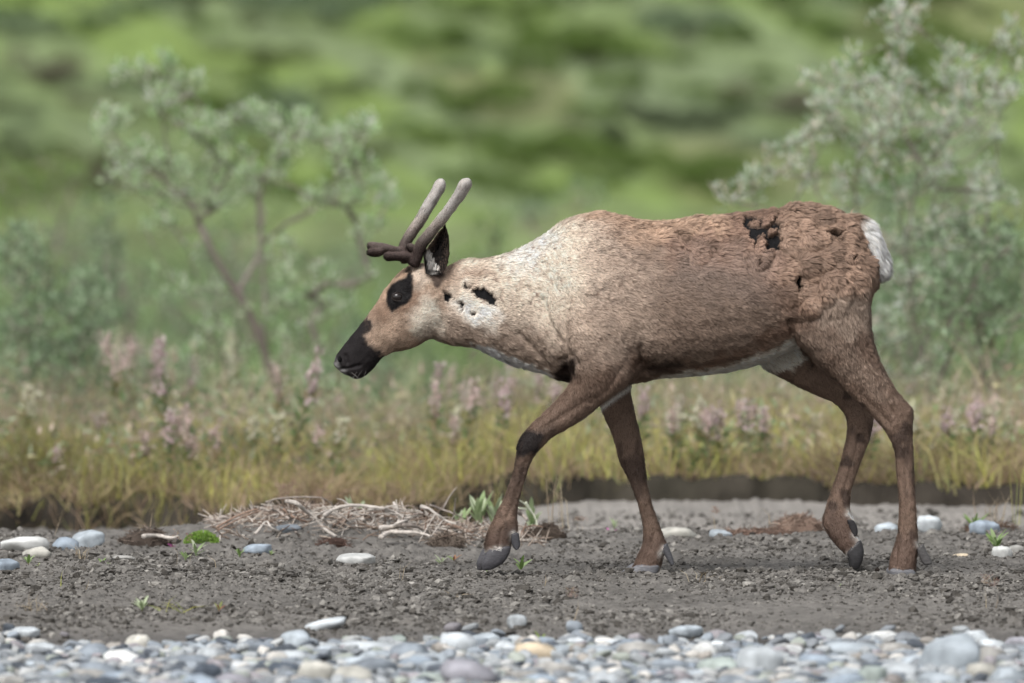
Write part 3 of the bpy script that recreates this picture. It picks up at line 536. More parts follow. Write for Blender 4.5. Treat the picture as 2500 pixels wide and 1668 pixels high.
# ---- coat pattern, plus shade painted into the armpit and elbow crease
C = {k: lin(v)*.86+lin(v).mean()*.14 for k, v in dict(flank=(132,112,97), tan=(170,149,132), cream=(224,205,185), neckw=(240,232,222), withers=(180,150,126), saddle=(138,111,94), grey=(138,120,109), haunch=(150,124,105), thigh=(158,138,122),
    low=(114,90,74), belly=(222,214,200), leg=(124,102,87), legd=(80,65,57), foot=(106,86,75), knee=(48,42,41), black=(24,21,22), skin=(18,18,20), headt=(184,158,136), orange=(188,158,132), cheek=(216,200,182), brown=(138,108,86),
    white=(242,236,228), hollow_shade=(44,32,27), snout=(38,34,35), snoutg=(150,148,146), rust=(132,106,90)).items()}
def paint(P, N_):
    u0, v0 = UV(P); n1 = fbm(P*18, 3, 31); n2_ = fbm(P*18, 3, 32); u = u0+26*n1; v = v0+26*n2_; uf = u0+7*fbm(P*75, 2, 33); vf = v0+7*fbm(P*75, 2, 34)
    c = np.tile(C['flank'], (len(P), 1))
    def put(col, m): nonlocal c; m = np.clip(m, 0, 1)[:, None]; c = c*(1-m)+C[col]*m
    def poly(col, pts, soft, uu=u, vv=v, op=1): put(col, sstep(soft, -soft, polydist(uu, vv, pts))*op)
    def line(col, pts, wd, op=1, uu=None, vv=None): put(col, np.exp(-(polydist(uf if uu is None else uu, vf if vv is None else vv, pts, False)/wd)**2)*op)
    poly('saddle', [(1560,500),(2150,480),(2160,760),(1990,790),(1900,760),(1850,680),(1620,640)], 35)
    poly('grey', [(1660,600),(1860,620),(1920,700),(1860,740),(1640,700)], 40, op=.5)
    poly('haunch', [(1900,480),(2120,500),(2150,640),(2100,740),(1990,770),(1930,720),(1890,600)], 25, op=.85)
    poly('withers', [(1400,490),(1560,500),(1760,500),(1740,560),(1600,590),(1500,600),(1420,560)], 28)
    poly('tan', [(1340,560),(1500,560),(1590,640),(1590,800),(1540,880),(1400,900),(1300,860)], 70)
    poly('cream', [(1060,600),(1280,560),(1390,525),(1440,560),(1450,650),(1420,720),(1380,790),(1340,820),(1290,790),(1150,790),(1080,770)], 78)
    poly('withers', [(1395,490),(1530,500),(1500,545),(1420,545)], 20, op=.8)
    poly('neckw', [(1090,728),(1130,706),(1170,738),(1208,765),(1215,790),(1150,792),(1100,768)], 26, op=.8)
    poly('neckw', [(1200,600),(1330,560),(1360,580),(1300,660),(1230,650)], 30, op=.6)
    poly('brown', [(1125,655),(1185,655),(1190,690),(1130,685),(1090,690)], 14, op=.6)
    poly('tan', [(1040,800),(1130,815),(1250,835),(1340,880),(1350,915),(1260,895),(1120,850),(1050,838)], 14, op=.95)
    poly('brown', [(1040,822),(1110,835),(1240,868),(1240,884),(1110,852),(1050,842)], 10, op=.5)
    poly('thigh', [(2030,730),(2110,720),(2130,790),(2080,830),(2000,800),(1975,785)], 18)
    poly('leg', [(1900,790),(1930,760),(2000,800),(2080,830),(2140,800),(2400,860),(2400,1500),(1800,1500),(1830,895),(1930,860)], 26)
    poly('thigh', [(1925,800),(1990,790),(2060,830),(2110,880),(2180,960),(2150,960),(2060,910),(1975,860)], 20, op=.45)
    poly('low', [(1545,850),(1620,885),(1700,872),(1800,850),(1900,790),(1930,795),(1930,835),(1860,865),(1780,885),(1690,905),(1600,918),(1550,910)], 16, op=.95)
    poly('rust', [(1870,770),(1925,775),(1930,830),(1880,840)], 18, op=.8)
    line('hollow_shade', [(1566,895),(1600,893),(1650,888)], 13, .85)  # elbow crease: shade painted as a dark line
    under = sstep(-.35, -.8, N_[:, 2]) if N_ is not None else 0
    poly('belly', [(1590,922),(1660,905),(1760,893),(1840,864),(1900,846),(1930,822),(1946,846),(1962,874),(1930,900),(1860,905),(1800,930),(1700,935),(1600,935)], 6, uf, vf)
    # forelegs
    poly('leg', [(1385,905),(1440,900),(1510,920),(1560,900),(1590,960),(1680,1430),(1120,1430),(1240,1060)], 22)
    poly('rust', [(1470,880),(1555,880),(1550,930),(1500,950),(1440,930)], 25, op=.35)
    line('white', [(1418,1033),(1446,1012),(1475,990),(1510,962),(1540,940)], 5, .9, u0, v0)
    poly('knee', [(1276,1054),(1322,1046),(1326,1072),(1308,1108),(1262,1120),(1256,1085)], 8, uf, vf)
    poly('legd', [(1500,1130),(1545,1105),(1590,1150),(1580,1175),(1530,1165)], 12, uf, vf, .9)
    poly('legd', [(1225,1180),(1300,1120),(1295,1190),(1262,1260),(1180,1310),(1170,1360),(1260,1350),(1270,1290),(1245,1240)], 14, uf, vf, .55)
    blot = sstep(.25, .6, fbm(np.stack([P[:, 0]*40, P[:, 1]*30, P[:, 2]*16], 1), 2, 41))*sstep(1000, 1060, v0)
    put('legd', blot*.65)
    put('legd', sstep(.45, .7, fbm(P*24, 2, 44))*sstep(880, 940, v0)*sstep(1840, 1880, u0)*.9)
    put('foot', sstep(1275, 1330, vf)*.75)
    poly('foot', [(2003,1240),(2080,1250),(2110,1330),(2070,1370),(2030,1330)], 8, uf, vf, .9)
    for pl in ([(1183,1345),(1215,1346),(1246,1338)],[(1540,1392),(1575,1396),(1612,1392)],[(2168,1398),(2205,1404),(2238,1400)],[(2064,1362),(2104,1326)],[(1620,1340),(1612,1352)],[(1249,1300),(1248,1312)],[(2240,1325),(2258,1345)],[(2070,1250),(2083,1262)],[(2085,1305),(2096,1322)]):
        line('white', pl, 7, .85, u0, vf)
    # white throat fringe; shade of the armpit hollow painted dark
    poly('white', [(1140,836),(1180,842),(1236,862),(1290,884),(1335,904),(1350,935),(1280,925),(1220,900),(1170,876)], 4, uf, vf, 1)
    poly('hollow_shade', [(1358,888),(1378,876),(1400,872),(1410,892),(1398,918),(1386,940),(1356,928),(1344,908)], 7, uf, vf)
    # head
    hm = sstep(1100, 1062, u0+.35*(v0-740))
    put('headt', hm)
    poly('cheek', [(1030,715),(1060,730),(1085,790),(1075,830),(1030,840),(1000,810),(990,770),(1010,740)], 12, uf, vf, .95)
    poly('brown', [(935,735),(965,765),(1000,770),(1020,745),(1035,715),(1005,700),(950,760)], 12, uf, vf, .7)
    poly('brown', [(905,760),(925,725),(945,745),(955,775),(940,790),(905,785)], 10, uf, vf, .6)
    poly('brown', [(960,850),(1000,845),(1060,800),(1075,832),(1040,842),(1000,862),(930,880)], 9, uf, vf, .6)
    poly('orange', [(925,715),(945,680),(975,645),(1000,640),(998,672),(960,695),(942,720),(925,745)], 7, uf, vf, .95)
    poly('cheek', [(1000,660),(1028,650),(1045,690),(1030,706),(1010,705)], 8, uf, vf, .6)
    poly('snout', [(780,950),(780,860),(892,772),(905,790),(908,800),(890,818),(898,838),(915,853),(932,866),(934,880),(900,950)], 6, uf, vf)
    put('legd', .55*np.exp(-((polydist(uf, vf, [(890,775),(900,795),(895,820),(905,845),(930,868)], False))/9)**2)*(fbm(P*160, 1, 35) > 0))
    line('snoutg', [(811,880),(818,898),(838,914)], 9, .85); line('snoutg', [(850,925),(866,932),(885,932)], 5, .7)
    poly('black', [(996,664),(1003,676),(1006,700),(1003,726),(990,744),(970,752),(955,764),(948,756),(942,740),(944,716),(954,697),(972,686),(988,680)], 3, u0+2*n1, v0+2*n2_)
    poly('black', [(988,648),(998,640),(1003,684),(994,690)], 4, uf, vf, .9)
    poly('legd', [(1045,672),(1082,668),(1080,690),(1066,704),(1050,700)], 6, uf, vf, .95)
    # dark specks between the tufts
    sp = sstep(.62, .8, fbm(np.stack([P[:, 0]*120, P[:, 1]*90, P[:, 2]*90], 1), 2, 51))*sstep(1120, 1200, u0)*sstep(1620, 1480, u0)*sstep(880, 800, v0)
    put('low', sp*.7)
    lt = fbm(P*9, 2, 61)*.10+fbm(P*45, 2, 62)*.10
    return c*(1+lt)[:, None]
bcol = paint(BV, BN)
bcol = bcol*(1-bare[:, None])+C['skin']*bare[:, None]
bcol = bcol*(1-.5*crack[:, None]); bcol *= (1+.35*bare[:, None]*fbm(BV*50, 2, 83)[:, None]); hole = hmask*sstep(.004, .0005, hh)
body = mesh_obj('body', BV, [q for q in BQ if len(q) == 4], [q for q in BQ if len(q) == 3] or None, M['skin'], caribou, bcol*.8)
# ---- fur: every hair a tapering strand rooted in the hide
def fur(name, V, T, Nn, dens, length, flow, col, width=.0013, parent=None, spread=.35, lift=.35, tipgain=1.25, cell=.009, clump=.6, seed=3, root=.62, cnoise=.13):
    rng = np.random.default_rng(seed)
    a = np.linalg.norm(np.cross(V[T[:, 1]]-V[T[:, 0]], V[T[:, 2]]-V[T[:, 0]]), axis=1)/2
    dt = dens[T].mean(1); wgt = a*dt; n = int(wgt.sum()); f = rng.choice(len(T), n, p=wgt/wgt.sum())
    r1, r2 = rng.random(n), rng.random(n); s = np.sqrt(r1); bc = np.stack([1-s, s*(1-r2), s*r2], 1)
    it = lambda A: (A[T[f]]*bc[:, :, None]).sum(1) if A.ndim == 2 else (A[T[f]]*bc).sum(1)
    P, n_, L, fl, c = it(V), it(Nn), it(length), it(flow), it(col)
    n_ /= np.linalg.norm(n_, axis=1)[:, None]+1e-9
    fl = fl+spread*np.stack([fbm(P*55, 2, seed+k) for k in range(3)], 1)+.16*rng.normal(size=(n, 3))
    fl -= (fl*n_).sum(1)[:, None]*n_; fl /= np.linalg.norm(fl, axis=1)[:, None]+1e-9
    lf = np.clip(lift+.25*rng.normal(size=n), .08, 1.2)[:, None]
    L = (L*rng.uniform(.6, 1.15, n))[:, None]
    d1 = fl+lf*n_*1.3; d1 /= np.linalg.norm(d1, axis=1)[:, None]; d2 = fl+lf*n_*.25; d2 /= np.linalg.norm(d2, axis=1)[:, None]
    sd_ = np.cross(fl, n_); sd_ += .5*rng.normal(size=(n, 1))*n_; sd_ /= np.linalg.norm(sd_, axis=1)[:, None]+1e-9
    wd = width*rng.uniform(.7, 1.3, n)[:, None]
    p0 = P-n_*.001; p1 = P+d1*L*.5; p2 = p1+d2*L*.5
    # neighbouring hairs lean together into locks
    cl_ = cell if not isinstance(cell, np.ndarray) else np.where(it(cell) > cell.mean(), cell.max(), cell.min())[:, None]; cell_s = cell if not isinstance(cell, np.ndarray) else cell.max()
    key = np.floor((P+.35*cl_*np.stack([fbm(P/cell_s*.8, 1, seed+20+k) for k in range(3)], 1))/cl_).astype(np.int64); kk = (key[:, 0]*73856093) ^ (key[:, 1]*19349663) ^ (key[:, 2]*83492791)
    _, inv = np.unique(kk, return_inverse=True); m_ = inv.max()+1; ct = np.bincount(inv, minlength=m_)[:, None]
    lk = rng.normal(size=(m_, 1))
    t2 = np.stack([np.bincount(inv, p2[:, a], m_) for a in range(3)], 1)/ct; t1 = np.stack([np.bincount(inv, p1[:, a], m_) for a in range(3)], 1)/ct
    cm = (it(clump) if isinstance(clump, np.ndarray) else np.full(n, clump))[:, None]; cm = cm*(np.linalg.norm(t2[inv]-p2, axis=1)[:, None] < 2.2*cell_s)
    p2 = p2+(t2[inv]-p2)*cm+n_*L*.22*lk[inv]*cm; p1 = p1+(t1[inv]-p1)*cm*.35+n_*L*.10*lk[inv]*cm
    VV = np.stack([p0-sd_*wd/2, p0+sd_*wd/2, p1+sd_*wd*.42, p1-sd_*wd*.42, p2], 1).reshape(-1, 3)
    b = np.arange(n)*5; Q = np.stack([b, b+1, b+2, b+3], 1); TT = np.stack([b+3, b+2, b+4], 1)
    lock = fbm(P*np.array([60, 60, 60]), 3, seed+7)[:, None]; cn_ = it(cnoise)[:, None] if isinstance(cnoise, np.ndarray) else cnoise; cc = c*(1+cn_*rng.normal(size=(n, 1))+cn_*1.1*lock+.10*lk[inv]*cm); cc = np.clip(cc, .004, .95)
    CC = np.stack([cc*root, cc*root, cc*.96, cc*.98, np.clip(cc*tipgain, 0, .95)], 1).reshape(-1, 3)  # roots darkened in the colour to shade the depth of the coat
    nn = n_*.85+.17*rng.normal(size=(n, 3))+(.3*sd_*lk[inv]-.25*fl*lk[inv])*cm; nn /= np.linalg.norm(nn, axis=1)[:, None]
    AN = np.repeat(nn, 5, 0)
    return mesh_obj(name, VV, Q, TT, M['fur'], parent, CC, True, {'lie': AN})
U, Vv = UV(BV)
length = np.full(len(BV), .017)
legm = sstep(900, 1000, Vv); headm = sstep(1090, 1050, U+.35*(Vv-740))
length = length*(1-legm)+.010*legm; length = length*(1-headm)+.0075*headm
bd = np.min([polydist(U, Vv, q) for q in BARE], 0)
length += .007*hmask*sstep(2, 28, bd)
length *= .45+.55*sstep(0, 22, bd)
length = np.where(polydist(U, Vv, [(1145,842),(1236,872),(1345,905)], False) < 22, .020, length)
length *= 1-.75*sstep(940, 880, U)               # muzzle: short velvet
length = np.where(polydist(U, Vv, [(1590,926),(1760,905),(1900,860)], False) < 25, .020, length)
dens = (1-.6*crack)*1.0*(1-bare*.93)*(1-.9*sstep(1404, 1412, Vv))
dens *= 1+.5*legm+1.2*headm
dens *= np.where(BV[:, 1] > .12, .45, 1)*np.where((BN[:, 1] > .3) & (BV[:, 1] > .02) & (Vv < 900), .5, 1)
eyed = np.hypot(U-971, Vv-726); dens *= sstep(9, 13, eyed)
# lie of the coat: backwards and down on the trunk, down the legs, up the face
bl = lambda a, b, m: a*(1-m[:, None])+b*m[:, None]
flow = np.tile(np.array([.9, 0, -.45]), (len(BV), 1))
flow = bl(flow, np.array([.15, 0, -1.]), sstep(860, 980, Vv)); flow = bl(flow, np.array([.75, 0, .35]), headm)
flow = bl(flow, np.array([.8, 0, -.2]), sstep(1340, 1250, U)*(1-headm))
flow = bl(flow, np.array([.35, 0, -.9]), sstep(1900, 2040, U)*sstep(600, 760, Vv))
cd = np.zeros_like(flow); ok = best >= 0; cd[ok] = (BV[ok]-CL[best[ok]])/CR[best[ok]][:, None]
rot = RNG.normal(size=(len(CL), 3))*.6; cr = np.zeros_like(flow); cr[ok] = rot[best[ok]]
flow = flow+hmask[:, None]*(cd*1.2+cr*.45)
edge = hmask*sstep(.012, .003, hh); fcol = bcol*(1-.42*edge[:, None])  # gaps between tufts shaded dark in the fur colour
tint = np.ones((len(CL), 1))*1.0+RNG.normal(size=(len(CL), 1))*.13; ti = np.ones((len(BV), 1)); ti[ok] = tint[best[ok]]
fcol = fcol*(1+(ti-1)*hmask[:, None])
clumpv = .2+.3*hmask; clumpv = clumpv*(1-legm*.6)*(1-headm*.6); clumpv += .3*sstep(30, 5, polydist(U, Vv, [(1145,842),(1236,872),(1345,905)], False))
print('body verts', len(BV))
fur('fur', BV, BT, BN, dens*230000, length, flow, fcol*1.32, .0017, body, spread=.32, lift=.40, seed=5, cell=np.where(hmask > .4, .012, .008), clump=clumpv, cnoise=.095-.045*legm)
# ---- tail
tail_s = [(2080,530,2092,590,0,.03),(2104,539,2104,604,0,.042),(2124,554,2116,625,0,.045),(2139,580,2126,648,0,.042),(2151,608,2136,662,0,.034),(2160,632,2145,670,0,.026),(2164,652,2152,668,0,.014)]
TV, TQ, TT_, TE = remesh([loft(tail_s)], .005, 3); TN = vnormals(TV, TT_)
white = np.tile(lin((254,251,245)), (len(TV), 1)); tu, tv = UV(TV)
tcol = white*(1-sstep(12, 0, tv-(530+(tu-2080)*.9))[:, None]*0); tm = sstep(2108, 2090, tu+0*tv)[:, None]; tcol = tcol*(1-tm)+C['haunch']*tm
tail = mesh_obj('tail', TV, [q for q in TQ if len(q) == 4], None, M['skin'], caribou, tcol)
fur('tail_hair', TV, TT_, TN, np.full(len(TV), 520000.)*np.where(TV[:, 1] > .03, .5, 1), np.full(len(TV), .042), np.tile(np.array([.45, 0, -.9]), (len(TV), 1)), tcol, .0019, tail, cell=.009, clump=.3, spread=.3, lift=.55, root=1.0, tipgain=1.0, seed=8)
# ---- antlers in velvet
def antler(beam, tines, ylat, name):
    def path(pts, r, y0, y1):
        n = len(pts); return tube([W(p[0], p[1], y0+(y1-y0)*k/(n-1)) for k, p in enumerate(pts)], np.array(r)*S, 14, 5)
    ps = []
    def capped(pts, r, y0, y1):
        pts = list(pts); r = list(r); (ax, ay), (bx, by) = pts[-2], pts[-1]; L_ = math.hypot(bx-ax, by-ay); ux, uy = (bx-ax)/L_, (by-ay)/L_
        pts += [(bx+ux*r[-1]*.6, by+uy*r[-1]*.6), (bx+ux*r[-1]*.9, by+uy*r[-1]*.9)]; r += [r[-1]*.78, r[-1]*.35]
        ps.append(path(pts, [q*.80 for q in r], y0, y1))
    capped(*beam)
    for tn in tines: capped(*tn)
    V, Q, T, E = remesh(ps, .0038, 4); Nn = vnormals(V, T); u, v = UV(V)
    V = V+Nn*(.0016*fbm(V*40, 2, 3)+.0006*fbm(V*130, 2, 4))[:, None]; t = sstep(625, 460, v)[:, None]; c = lin((62,52,49))*(1-t)+lin((176,166,158))*t
    o = mesh_obj('antler', V, [q for q in Q if len(q) == 4], None, M['skin'], caribou, c*.9); o['label'] = name
    b0, b1 = np.array(W(*beam[0][0])), np.array(W(*beam[0][-1]))
    fl = np.tile((b1-b0)/np.linalg.norm(b1-b0), (len(V), 1))
    fur('velvet', V, T, Nn, np.full(len(V), 900000.), np.full(len(V), .0075), fl, c*1.45, .0014, o, spread=.3, lift=1.6, tipgain=2.6, cell=.004, clump=.3, seed=9)
antler(([(1008,648),(1016,628),(1027,600),(1049,571),(1078,536),(1102,503),(1122,474),(1134,455)], [16,16.5,15,14,14,14,15.5,16.5], -.045, -.10),
       [([(1010,628),(985,627),(965,626),(950,626)], [13,12,11.5,12], -.046, -.062), ([(1014,622),(1006,609),(1003,606)], [10,10,10.5], -.046, -.062)], -.05, 'nearer velvet antler')
antler(([(992,640),(984,610),(1002,573),(1026,538),(1044,505),(1062,476),(1073,455)], [15,15,14.5,14,14.5,14.5,15], .045, .09),
       [([(990,620),(962,612),(930,605),(907,602)], [13,11.5,10.5,10.5], .045, .05), ([(940,610),(920,617),(908,617)], [10,10,10], .045, .02)], .05, 'farther velvet antler')
# ---- ears
def ear(sgn):
    # stations along the ear: base -> tip ; (front px, front py, back px, back py, cup depth)
    st = [(1040,668,1078,672,.016),(1036,640,1090,650,.024),(1042,610,1095,625,.030),(1058,588,1095,600,.028),(1070,570,1094,580,.020),(1080,560,1090,564,.010),(1084,552,1086,553,.002)]
    A = catmull(np.array(st, float), 5); m = 13; t = np.linspace(-1, 1, m); th = .0035; outer = []; inner = []
    for a in A:
        y0 = -.07; p = W(a[0], a[1], y0); q = W(a[2], a[3], y0)
        mid = (p+q)/2; h = (p-q)/2; pts = mid[None]+t[:, None]*h[None]; pts[:, 1] += (1-t**2)*a[4]
        outer.append(pts+np.array([0, th, 0])); inner.append(pts)
    R = np.concatenate([np.array(inner), np.array(outer)[:, ::-1]], 1); R[:, :, 1] += 0
    V, Q, T = rings(R, True); k = len(A); V = V.copy()
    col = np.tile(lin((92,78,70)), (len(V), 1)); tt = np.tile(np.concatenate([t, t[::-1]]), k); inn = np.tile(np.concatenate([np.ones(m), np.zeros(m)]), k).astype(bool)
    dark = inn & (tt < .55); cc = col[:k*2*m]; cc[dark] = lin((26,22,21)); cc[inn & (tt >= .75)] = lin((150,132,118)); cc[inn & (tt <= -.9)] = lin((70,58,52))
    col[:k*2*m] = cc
    if sgn > 0: V[:, 1] *= -1; Q = Q[:, ::-1]; T = T[:, ::-1]
    o = mesh_obj('ear', V, Q, T, M['skin'], caribou, col)
    TT2 = np.concatenate([T, Q[:, [0, 1, 2]], Q[:, [0, 2, 3]]]); Nn = vnormals(V, TT2); u, v = UV(V)
    wh = (polydist(u, v, [(1026,640),(1040,622),(1056,650),(1068,668),(1062,690),(1040,690)]) < 4); c2 = col.copy(); c2[wh] = lin((220,214,208))
    de = np.full(len(V), 420000.); de[:k*2*m][dark] = 160000.; de[wh] = 700000.
    L = np.where(wh, .024, .009); fur('ear_hair', V, TT2, Nn, de, L, np.tile(np.array([.25, 0, .9]), (len(V), 1)), c2*1.1, .0012, o, spread=.3, lift=.4, seed=12)
ear(-1); ear(1)
# ---- tuft of white hair at the front of the ear
# ---- eyes
def ball(c, r, n=20, sc=(1, 1, 1)):
    th = np.linspace(.02, math.pi-.02, n); R = np.stack([np.stack([np.cos(a)*np.sin(th)*r, np.sin(a)*np.sin(th)*r, np.cos(th)*r], 1) for a in np.arange(24)/24*2*math.pi], 1)
    V, Q, T = rings(R); return V*np.array(sc)+np.array(c), Q, T
for sg in (-1, 1):
    k = np.argmin((U-971)**2+(Vv-726)**2+(0 if sg < 0 else 0)+1e4*((BV[:, 1]*sg) < 0)); c = BV[k].copy(); c[1] -= sg*.0135
    c[1] += sg*.003; e = MB(); V, Q, T = ball(c, .019); e.add(V, Q, T); o = e.build('eye', M['eye'], caribou)
    lid = MB()
    for s2, kk in ((1, 'up'), (-1, 'lo')):
        an = np.linspace(0, math.pi, 11); p = np.stack([c[0]+.0175*np.cos(an)+.001, np.full(11, c[1]+sg*.0145), c[2]+s2*.0105*np.sin(an)], 1); p[:, 1] -= sg*.006*np.cos(an)**2
        V, Q, T = tube(p, .0024, 6); lid.add(V, Q, T, lin((44,39,37)))
    lid.build('eyelid', M['skin'], o)
# ---- nostrils
for sg in (-1, 1):
    V, Q, T = ball(W(829, 877, sg*.027), .008, 14, (1, 1, 1)); V = (V-V.mean(0))*np.array([.7, .6, 1.2])+W(829, 877, sg*.031); nb = MB(); nb.add(V, Q, T, lin((8,7,8))); nb.build('nostril', M['skin'], caribou)
# ---- whiskers
wk = MB()
for i in range(14):
    u0, v0 = random.uniform(850, 915), random.uniform(905, 926); y = -random.uniform(.025, .034)
    p = W(u0, v0, y); d = np.array([random.uniform(-.5, .9), -random.uniform(.1, .6), random.uniform(-.9, -.2)]); d /= np.linalg.norm(d); L = random.uniform(.02, .05)
    V, Q, T = tube([p, p+d*L*.5, p+d*L+np.array([0, 0, -.004])], [.0002, .00018, .0001], 4); wk.add(V, Q, T, lin((150,146,142)))
wk.build('whiskers', M['fur'] if False else M['skin'], caribou)
# ---- hooves and dewclaws
def claw(secs, name='hoof', dy=0, du=0, dv=0, col=(66,65,69)):
    s2 = [(a+du, b+dv, c+du, d+dv, y+dy, w_) for a, b, c, d, y, w_ in secs]
    V, Q, T = loft(s2, 6, 24, 2.6); mb = MB(); k = 1+.12*fbm(V*90, 2, 3)[:, None]; mb.add(V, Q, T, lin(col)*k); return mb.build(name, M['horn'], caribou)
fn = [(1189,1346,1247,1339,-.1,.016),(1182,1360,1244,1352,-.1,.017),(1176,1376,1230,1374,-.1,.016),(1178,1390,1208,1388,-.1,.010)]
claw(fn, dy=-.018); claw(fn, dy=.022, du=-13, dv=-1)
ff = [(1548,1384,1610,1386,.1,.017),(1534,1396,1606,1398,.1,.018),(1524,1406,1600,1410,.1,.018)]
claw(ff, dy=-.02, col=(104,104,108)); claw(ff, dy=.022, du=-12, dv=-3, col=(104,104,108))
hn = [(2172,1396,2236,1398,-.1,.017),(2174,1406,2238,1408,-.1,.018),(2172,1414,2236,1416,-.1,.018)]
claw(hn, dy=-.019, col=(98,98,102)); claw(hn, dy=.021, du=-8, dv=-3, col=(98,98,102))
hf = [(2068,1354,2104,1322,.1,.014),(2074,1368,2110,1346,.1,.015),(2077,1382,2107,1370,.1,.013),(2084,1391,2100,1385,.1,.008)]
claw(hf, dy=-.015, col=(46,45,47)); claw(hf, dy=.018, du=-3, col=(46,45,47))
def dew(secs, y, wd, col=(58,58,62)):
    for dy in (-.016, .016): claw([(a, b, c, d, y, wd) for a, b, c, d in secs], 'dewclaw', dy, 0, 0, col)
dew([(1247,1306,1267,1304),(1248,1322,1269,1318),(1252,1336,1270,1332),(1258,1343,1266,1341)], -.1, .009)
dew([(1614,1340,1630,1328),(1622,1355,1637,1345),(1632,1372,1644,1364),(1638,1381,1646,1377)], .1, .009, (74,74,78))
dew([(2240,1345,2256,1330),(2245,1360,2264,1348),(2250,1372,2273,1364),(2256,1379,2276,1375)], -.1, .010, (74,72,72))
dew([(2068,1272,2086,1272),(2074,1290,2093,1286),(2080,1304,2095,1300),(2085,1310,2093,1307)], .1, .009, (38,36,38))
# ================================================================== STONES, DRIFTWOOD, SEEDLINGS
def gy(py): return F_PX*HC/(py-HOR)-D0           # distance on flat mud that shows at this row
def stone_mesh(seed, flat=.6, ang=0):
    r = np.random.default_rng(seed); n, m = 14, 18; th = np.linspace(.001, math.pi-.001, n); ph = np.arange(m)/m*2*math.pi
    e = r.uniform(.75, .98); cs = lambda a, k: np.sign(np.cos(a))*np.abs(np.cos(a))**k; sn = lambda a, k: np.sign(np.sin(a))*np.abs(np.sin(a))**k
    R = np.stack([np.stack([sn(th, e)*cs(p, e), sn(th, e)*sn(p, e), cs(th, e)], 1) for p in ph], 1)
    V, Q, T = rings(R); d = 1+.16*fbm(V*1.3+seed, 2, seed)+.05*fbm(V*3.5+seed, 2, seed+1)+ang*np.abs(fbm(V*2.2, 1, seed+2))*.12
    V = V*d[:, None]; 
    for k in range(4+3*ang):                                  # worn facets
        q = r.normal(size=3); q /= np.linalg.norm(q); h = V@q; c = r.uniform(.6, .88)*h.max(); V = V-q[None]*np.clip(h-c, 0, None)[:, None]*.8
    V = V-((V.max(0)+V.min(0))/2); V = V/(V.max(0)-V.min(0))*np.array([1, .85, flat]); return V, Q, T
SM = []
for i in range(14):
    V, Q, T = stone_mesh(100+i, RNG.uniform(.42, .72), i % 2); me_o = mesh_obj('stone', V, Q, T, M['stone'], None, None); me_ = me_o.data; bpy.data.objects.remove(me_o); SM.append((me_, V, Q, T))
rs = np.random.default_rng(77)
SC = dict(white=(212,209,203), cream=(194,188,176), pale=(190,192,192), light=(170,175,178), blue=(148,156,164), mid=(134,139,144), dark=(84,90,98), tan=(164,159,152), mauve=(156,152,156), green=(160,166,158), ochre=(212,192,164), brown=(124,117,112))
CN = dict(white='white', cream='cream-coloured', pale='pale grey', light='light grey', blue='blue-grey', mid='mid-grey', dark='slate-grey', tan='greyish tan', mauve='mauve-grey', green='greenish grey', ochre='ochre-tinted', brown='brownish')
def stone(px, pyb, wpx, hpx, colr, label, group='stones of the gravel bar', jit=.06, dz=0, mi=None, y=None, x=None, name='stone', cat='stone'):
    Y = gy(pyb) if y is None else y; k = S*(D0+Y)/D0; X = (px-1250)*k if x is None else x; sx, sz = wpx*k*1.16, hpx*k*1.16
    me, V, _, _ = SM[rs.integers(len(SM)) if mi is None else mi]; fl = V[:, 2].max()-V[:, 2].min(); o = bpy.data.objects.new(name, me); COL.objects.link(o)
    o.scale = (sx, sx*rs.uniform(.75, 1.05), sz/fl*1.12); o.location = (X, Y, g1(X, Y)+sz*.40+dz); o.rotation_euler = (rs.normal()*.09, rs.normal()*.07, rs.choice([0, math.pi])+rs.normal()*.35)
    c = lin(SC[colr])*np.array([.84, .88, .92])*(1+rs.normal()*jit*2); o.color = (*np.clip(c, .01, .9), 1); tag(o, label, cat, group); return o
